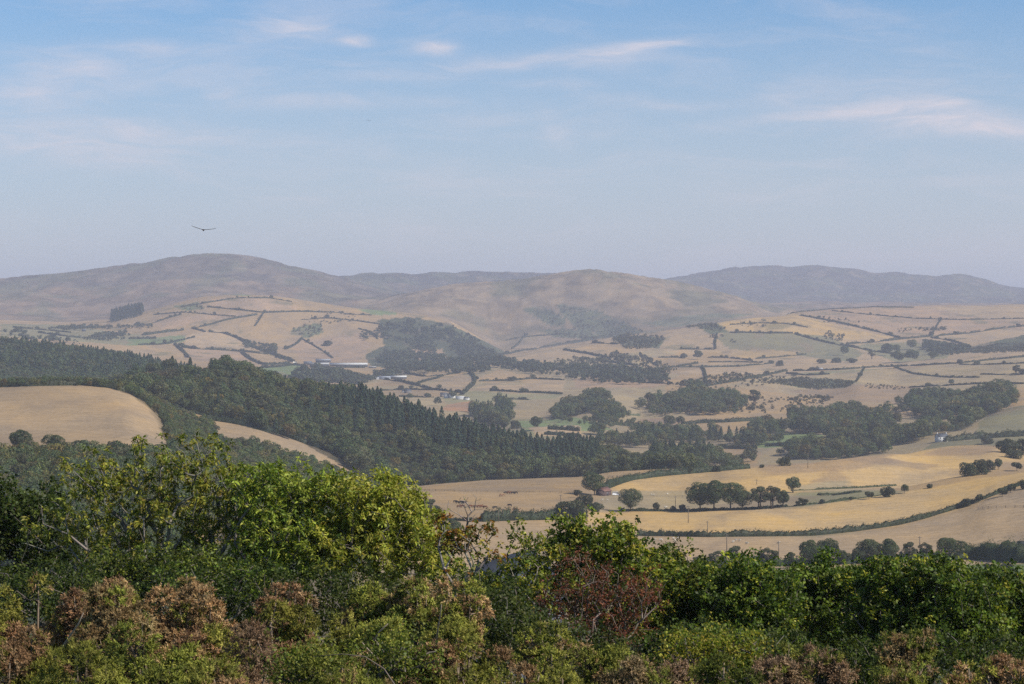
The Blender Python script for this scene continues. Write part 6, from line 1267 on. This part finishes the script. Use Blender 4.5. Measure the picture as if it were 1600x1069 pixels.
# ------------------------------------------------------------------ gorse
GG = np.array([(.24, .25, .040), (.31, .31, .052), (.165, .18, .036), (.35, .33, .07)]); GB = np.array([(.44, .265, .125), (.34, .20, .095), (.50, .34, .17), (.28, .18, .09)])
def gorse_protos(i, rng):
    """unit gorse bush about 1 m radius, 1 m tall dome, made of spiny shoots on branchlets; returns shoot frame data"""
    nb = 28; d = unit(np.column_stack([rng.normal(size=(nb, 2)), np.abs(rng.normal(size=nb)) * .9 + .05])); rad = rng.uniform(.5, 1.12, (nb, 1)); cen = d * rad * np.array([1.15, 1, 1.0]) * .82
    br = rng.uniform(.15, .33, nb); return cen, br
def gorse(label, px, top, wpx, D, brown, rng, grey=0.0, tall=None, green=None, dens=1.0):
    W2 = wpx / 2 * D / F; X = (px - 800) / F * D; zt = (HY - top) / F * D; zg = float(ground(X, D)); H = max(.8, zt - zg); R = W2
    cen, br = gorse_protos(0, rng); tall_f = min(1.0, 1.7 * R / H)   # dome sits on stems when the bush is tall
    Hd = H * tall_f; z0 = H - Hd
    # long arms: irregular outline
    cen = cen * np.array([R, R * .9, Hd]); cen[:, 2] += z0; br = br * R * 1.05
    area = (br ** 2).sum() * 12; nt = int(min(area / (.062 ** 2) * .8 * dens, 3600)); kt = rng.choice(len(br), nt, p=br ** 2 / (br ** 2).sum())
    st = sphere_pts(nt, rng, .3); T0 = cen[kt] + st * br[kt][:, None] * rng.uniform(.72, 1.12, (nt, 1))
    keep = np.ones(nt, bool)
    for j in range(len(br)): keep &= ~((np.linalg.norm(T0 - cen[j], axis=1) < br[j] * .62) & (kt != j))
    keep &= (T0[:, 1] < R * .5); T0, st, kt = T0[keep], st[keep], kt[keep]; nt = len(T0); ns = 5
    k = np.repeat(kt, ns); s = np.repeat(st, ns, 0); n = nt * ns; ax = unit(s + np.array([0, 0, .25]) + rng.normal(size=(n, 3)) * .75); P = np.repeat(T0, ns, 0) + ax * .008
    bnt = np.clip(brown - .03 + .5 * rng.normal(size=len(br)), 0, 1)[kt] + .45 * fbm(T0[:, 0] * 5, T0[:, 2] * 5 + T0[:, 1] * 3, 2, 17) + .10 * rng.normal(size=nt); isb = np.repeat(bnt > .5, ns)[:, None]
    tt = np.repeat(rng.uniform(.6, 1.4, (nt, 1)), ns, 0)
    cg = GG[np.repeat(rng.integers(len(GG), size=nt), ns)] if green is None else np.array(green) * np.ones((n, 3)); cb = GB[np.repeat(rng.integers(len(GB), size=nt), ns)] * (1 - grey) + np.array((.20, .155, .12)) * grey
    c = np.where(isb, cb, cg) * rng.uniform(.8, 1.2, (n, 1)) * tt * (1 + .25 * rng.uniform(-1, 1, (len(br), 1))[k])
    ref = np.where(np.abs(ax[:, 2:3]) < .9, np.array([[0, 0, 1.]]), np.array([[1., 0, 0]])); U = unit(np.cross(ax, ref)); Wv = np.cross(ax, U); L = .052 * rng.uniform(.6, 1.5, n)
    V, C = [], []; m = 8
    for q in range(m):
        t = q / m; an = q * 2.4 + rng.uniform(0, 6.28, n); o = U * np.cos(an)[:, None] + Wv * np.sin(an)[:, None]; b = P + ax * (L * t)[:, None]
        sp = unit(o * (1.1 - .7 * t) + ax * .6); ln = (.030 * (1 - .35 * t) * rng.uniform(.7, 1.3, n))[:, None]; side = unit(np.cross(sp, ax)) * (.0052 * D / 22)
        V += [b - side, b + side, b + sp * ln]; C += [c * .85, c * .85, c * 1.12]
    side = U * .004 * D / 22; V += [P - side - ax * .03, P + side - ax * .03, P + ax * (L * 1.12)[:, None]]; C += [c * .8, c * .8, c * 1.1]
    V = np.stack(V, 1); C = np.stack(C, 1); V = V.reshape(-1, 3); C = C.reshape(-1, 3); T = np.arange(len(V)).reshape(-1, 3)
    e = bpy.data.objects.new('gorse_bush', None); COL.objects.link(e); e.location = (X, D, zg); tag(e, label, 'gorse bush')
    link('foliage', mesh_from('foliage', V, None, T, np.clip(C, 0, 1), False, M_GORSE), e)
    mb = MB(); root = np.array([0, 0, -.2])
    for j in range(len(br)):
        p1 = cen[j]; p0 = root + np.array([p1[0] * .12, p1[1] * .12, 0]); mid = p0 * .5 + p1 * .5 + rng.normal(size=3) * .09 * R; mid[2] = z0 * .6 + p1[2] * .25; r0 = .012 + .012 * rng.random()
        q1 = p1 * .8 + mid * .2 + rng.normal(size=3) * .04 * R; mb.tube([p0, mid, q1, p1 + (p1 - mid) * .12], [r0 * 1.6, r0, r0 * .6, .004], 4, np.array((.26, .20, .145)) * rng.uniform(.5, 1.3))
        for _ in range(5):
            dv = unit(rng.normal(size=(1, 3)))[0] * br[j] * .95; mb.tube([q1, q1 + dv * .5 + rng.normal(size=3) * .02, q1 + dv], [r0 * .5, r0 * .35, .003], 3, np.array((.24, .18, .13)) * rng.uniform(.5, 1.3))
    mb.build('stems', M_BARK, e); return e
rgz = np.random.default_rng(77)
for a in [
 ('green gorse mound at the far left', 55, 884, 200, 28, .22), ('brown topped gorse right of the far left mound', 150, 890, 130, 27, .8), ('rusty brown gorse clump on the left', 178, 915, 130, 25.5, .85),
 ('large low gorse at the bottom left corner', 45, 985, 210, 20.5, .3), ('green gorse at the bottom, left of centre', 250, 955, 200, 22.5, .2), ('brown crowned gorse below the open crowned tree', 285, 915, 150, 27, .85),
 ('tip of brown gorse standing up before the open tree', 292, 898, 46, 29, .85), ('bright green gorse below the yellow green tree', 345, 958, 150, 23.5, .12), ('pointed brown gorse right of the yellow green tree', 447, 910, 90, 28, .8),
 ('dull green gorse left of the domed tree', 440, 940, 130, 26, .3), ('faded brown gorse low in the left centre', 425, 980, 190, 21.5, .9, .4), ('fresh green gorse between the brown ones in the centre', 525, 955, 130, 23.5, .06),
 ('tall mottled gorse left of the centre', 590, 897, 150, 27, .5), ('tall mottled gorse with brown tip at the centre', 655, 890, 120, 26.5, .65), ('tall rounded gorse right of centre', 712, 910, 120, 25.5, .42),
 ('twiggy gorse with bleached stems in the lower centre', 610, 965, 200, 22, .35), ('blue green gorse on the lower right of the centre', 715, 965, 140, 22, .12), ('low gorse at the bottom edge left of the middle', 540, 1020, 260, 18.5, .3),
 ('upper bright gorse clump below the rusty tree', 855, 968, 90, 25, .15), ('rounded pale green gorse below the rusty tree', 850, 1000, 190, 20.5, .05), ('greenish gorse with brown tips right of the pale one', 945, 985, 120, 23, .25),
 ('low brownish gorse at the bottom middle', 985, 1018, 130, 20.5, .5, .3), ('small grey brown gorse at the bottom right of the middle', 1062, 1025, 90, 21, .9, .5), ('smooth bright green gorse mound at the bottom', 1145, 1026, 130, 20, .0),
 ('wide dead brown gorse at the bottom right', 1235, 1003, 160, 22, 1.0, .45), ('dead brown gorse shoulder right of the wide one', 1300, 1010, 70, 21.5, 1.0, .35), ('tall brown topped gorse in the lower right', 1412, 972, 100, 24, .85),
 ('green gorse under the tall brown topped one', 1405, 1020, 120, 21, .15), ('mottled green gorse at the bottom far right', 1510, 1026, 150, 21, .35), ('brown gorse at the bottom right corner', 1560, 1022, 90, 20.5, .8),
 ('low green gorse filling the bottom left', 150, 1015, 240, 19, .25), ('low dark gorse at the bottom left of the centre', 350, 1030, 260, 18, .4), ('low green gorse at the bottom right of the centre', 745, 1030, 150, 18.5, .2), ('gorse just beyond the bottom right corner', 1720, 1000, 170, 24, .4), ('gorse farther beyond the bottom right corner', 1850, 990, 170, 25, .3), ('gorse just beyond the left edge', -90, 900, 190, 27, .4),
 ('low green gorse at the bottom just right of the middle', 815, 1036, 130, 19.5, .15),
 ('low gorse rising from the bottom right edge', 1620, 1035, 110, 19, .4)]:
    gorse(a[0], a[1], a[2], a[3], a[4], a[5], rgz, grey=a[6] if len(a) > 6 else 0.0, green=(.12, .145, .025) if 'smooth bright' in a[0] else None)
# bleached bare stems
def stick(label, pts, D, r=.012, c=(.42, .34, .26)):
    P = np.array([ZP(x, y, D + dz) for x, y, dz in pts]); mb = MB(); o0 = P[0].copy(); n = len(P); mb.tube(P - o0, np.linspace(r, r * .35, n), 5, c)
    o = mb.build('dead_branch', M_BARK); o.location = tuple(o0); tag(o, label, 'branch', 'bleached bare gorse stems')
stick('long grey stem arching over the bottom left of centre', [(620, 1075, 0), (600, 1045, .1), (570, 1026, .1), (535, 1022, .2), (490, 1026, .3)], 17, .006, (.2, .16, .13))
stick('pale forked stem in the twiggy central gorse', [(600, 1020, .5), (585, 1000, 0), (592, 988, -.2), (606, 975, -.3)], 20.5, .012)
stick('thin pale stem left of the forked one', [(590, 1030, .3), (575, 1015, 0), (565, 1003, -.2)], 20.2, .010)
stick('upright pale stem at the right of the central gorse', [(682, 1010, .5), (684, 985, .1), (688, 960, -.2), (690, 945, -.3)], 20.6, .010)
stick('slanted pale stem in the left gorse', [(85, 1030, .3), (105, 1000, 0), (122, 975, -.2), (130, 958, -.3)], 19.8, .013)

# ------------------------------------------------------------------ house glimpsed through the foreground trees
Dh = 78; hx, hz = (800 - 800) / F * Dh, 0
X0 = (790 - 800) / F * Dh; zr = -(876 - HY) / F * Dh; zg = float(ground(X0, Dh)); rid = zr - zg
cottage('garden_house', 'blue grey house with pale gable glimpsed through the foreground trees', 0, 0, 5.0, 2.8, rid - 1.3, rid, math.radians(70), (.15, .16, .19), (.08, .09, .115), 0, 0, X=(X0, Dh, zg), wins=[(-1.6, rid - 2.0, .5, .5)])
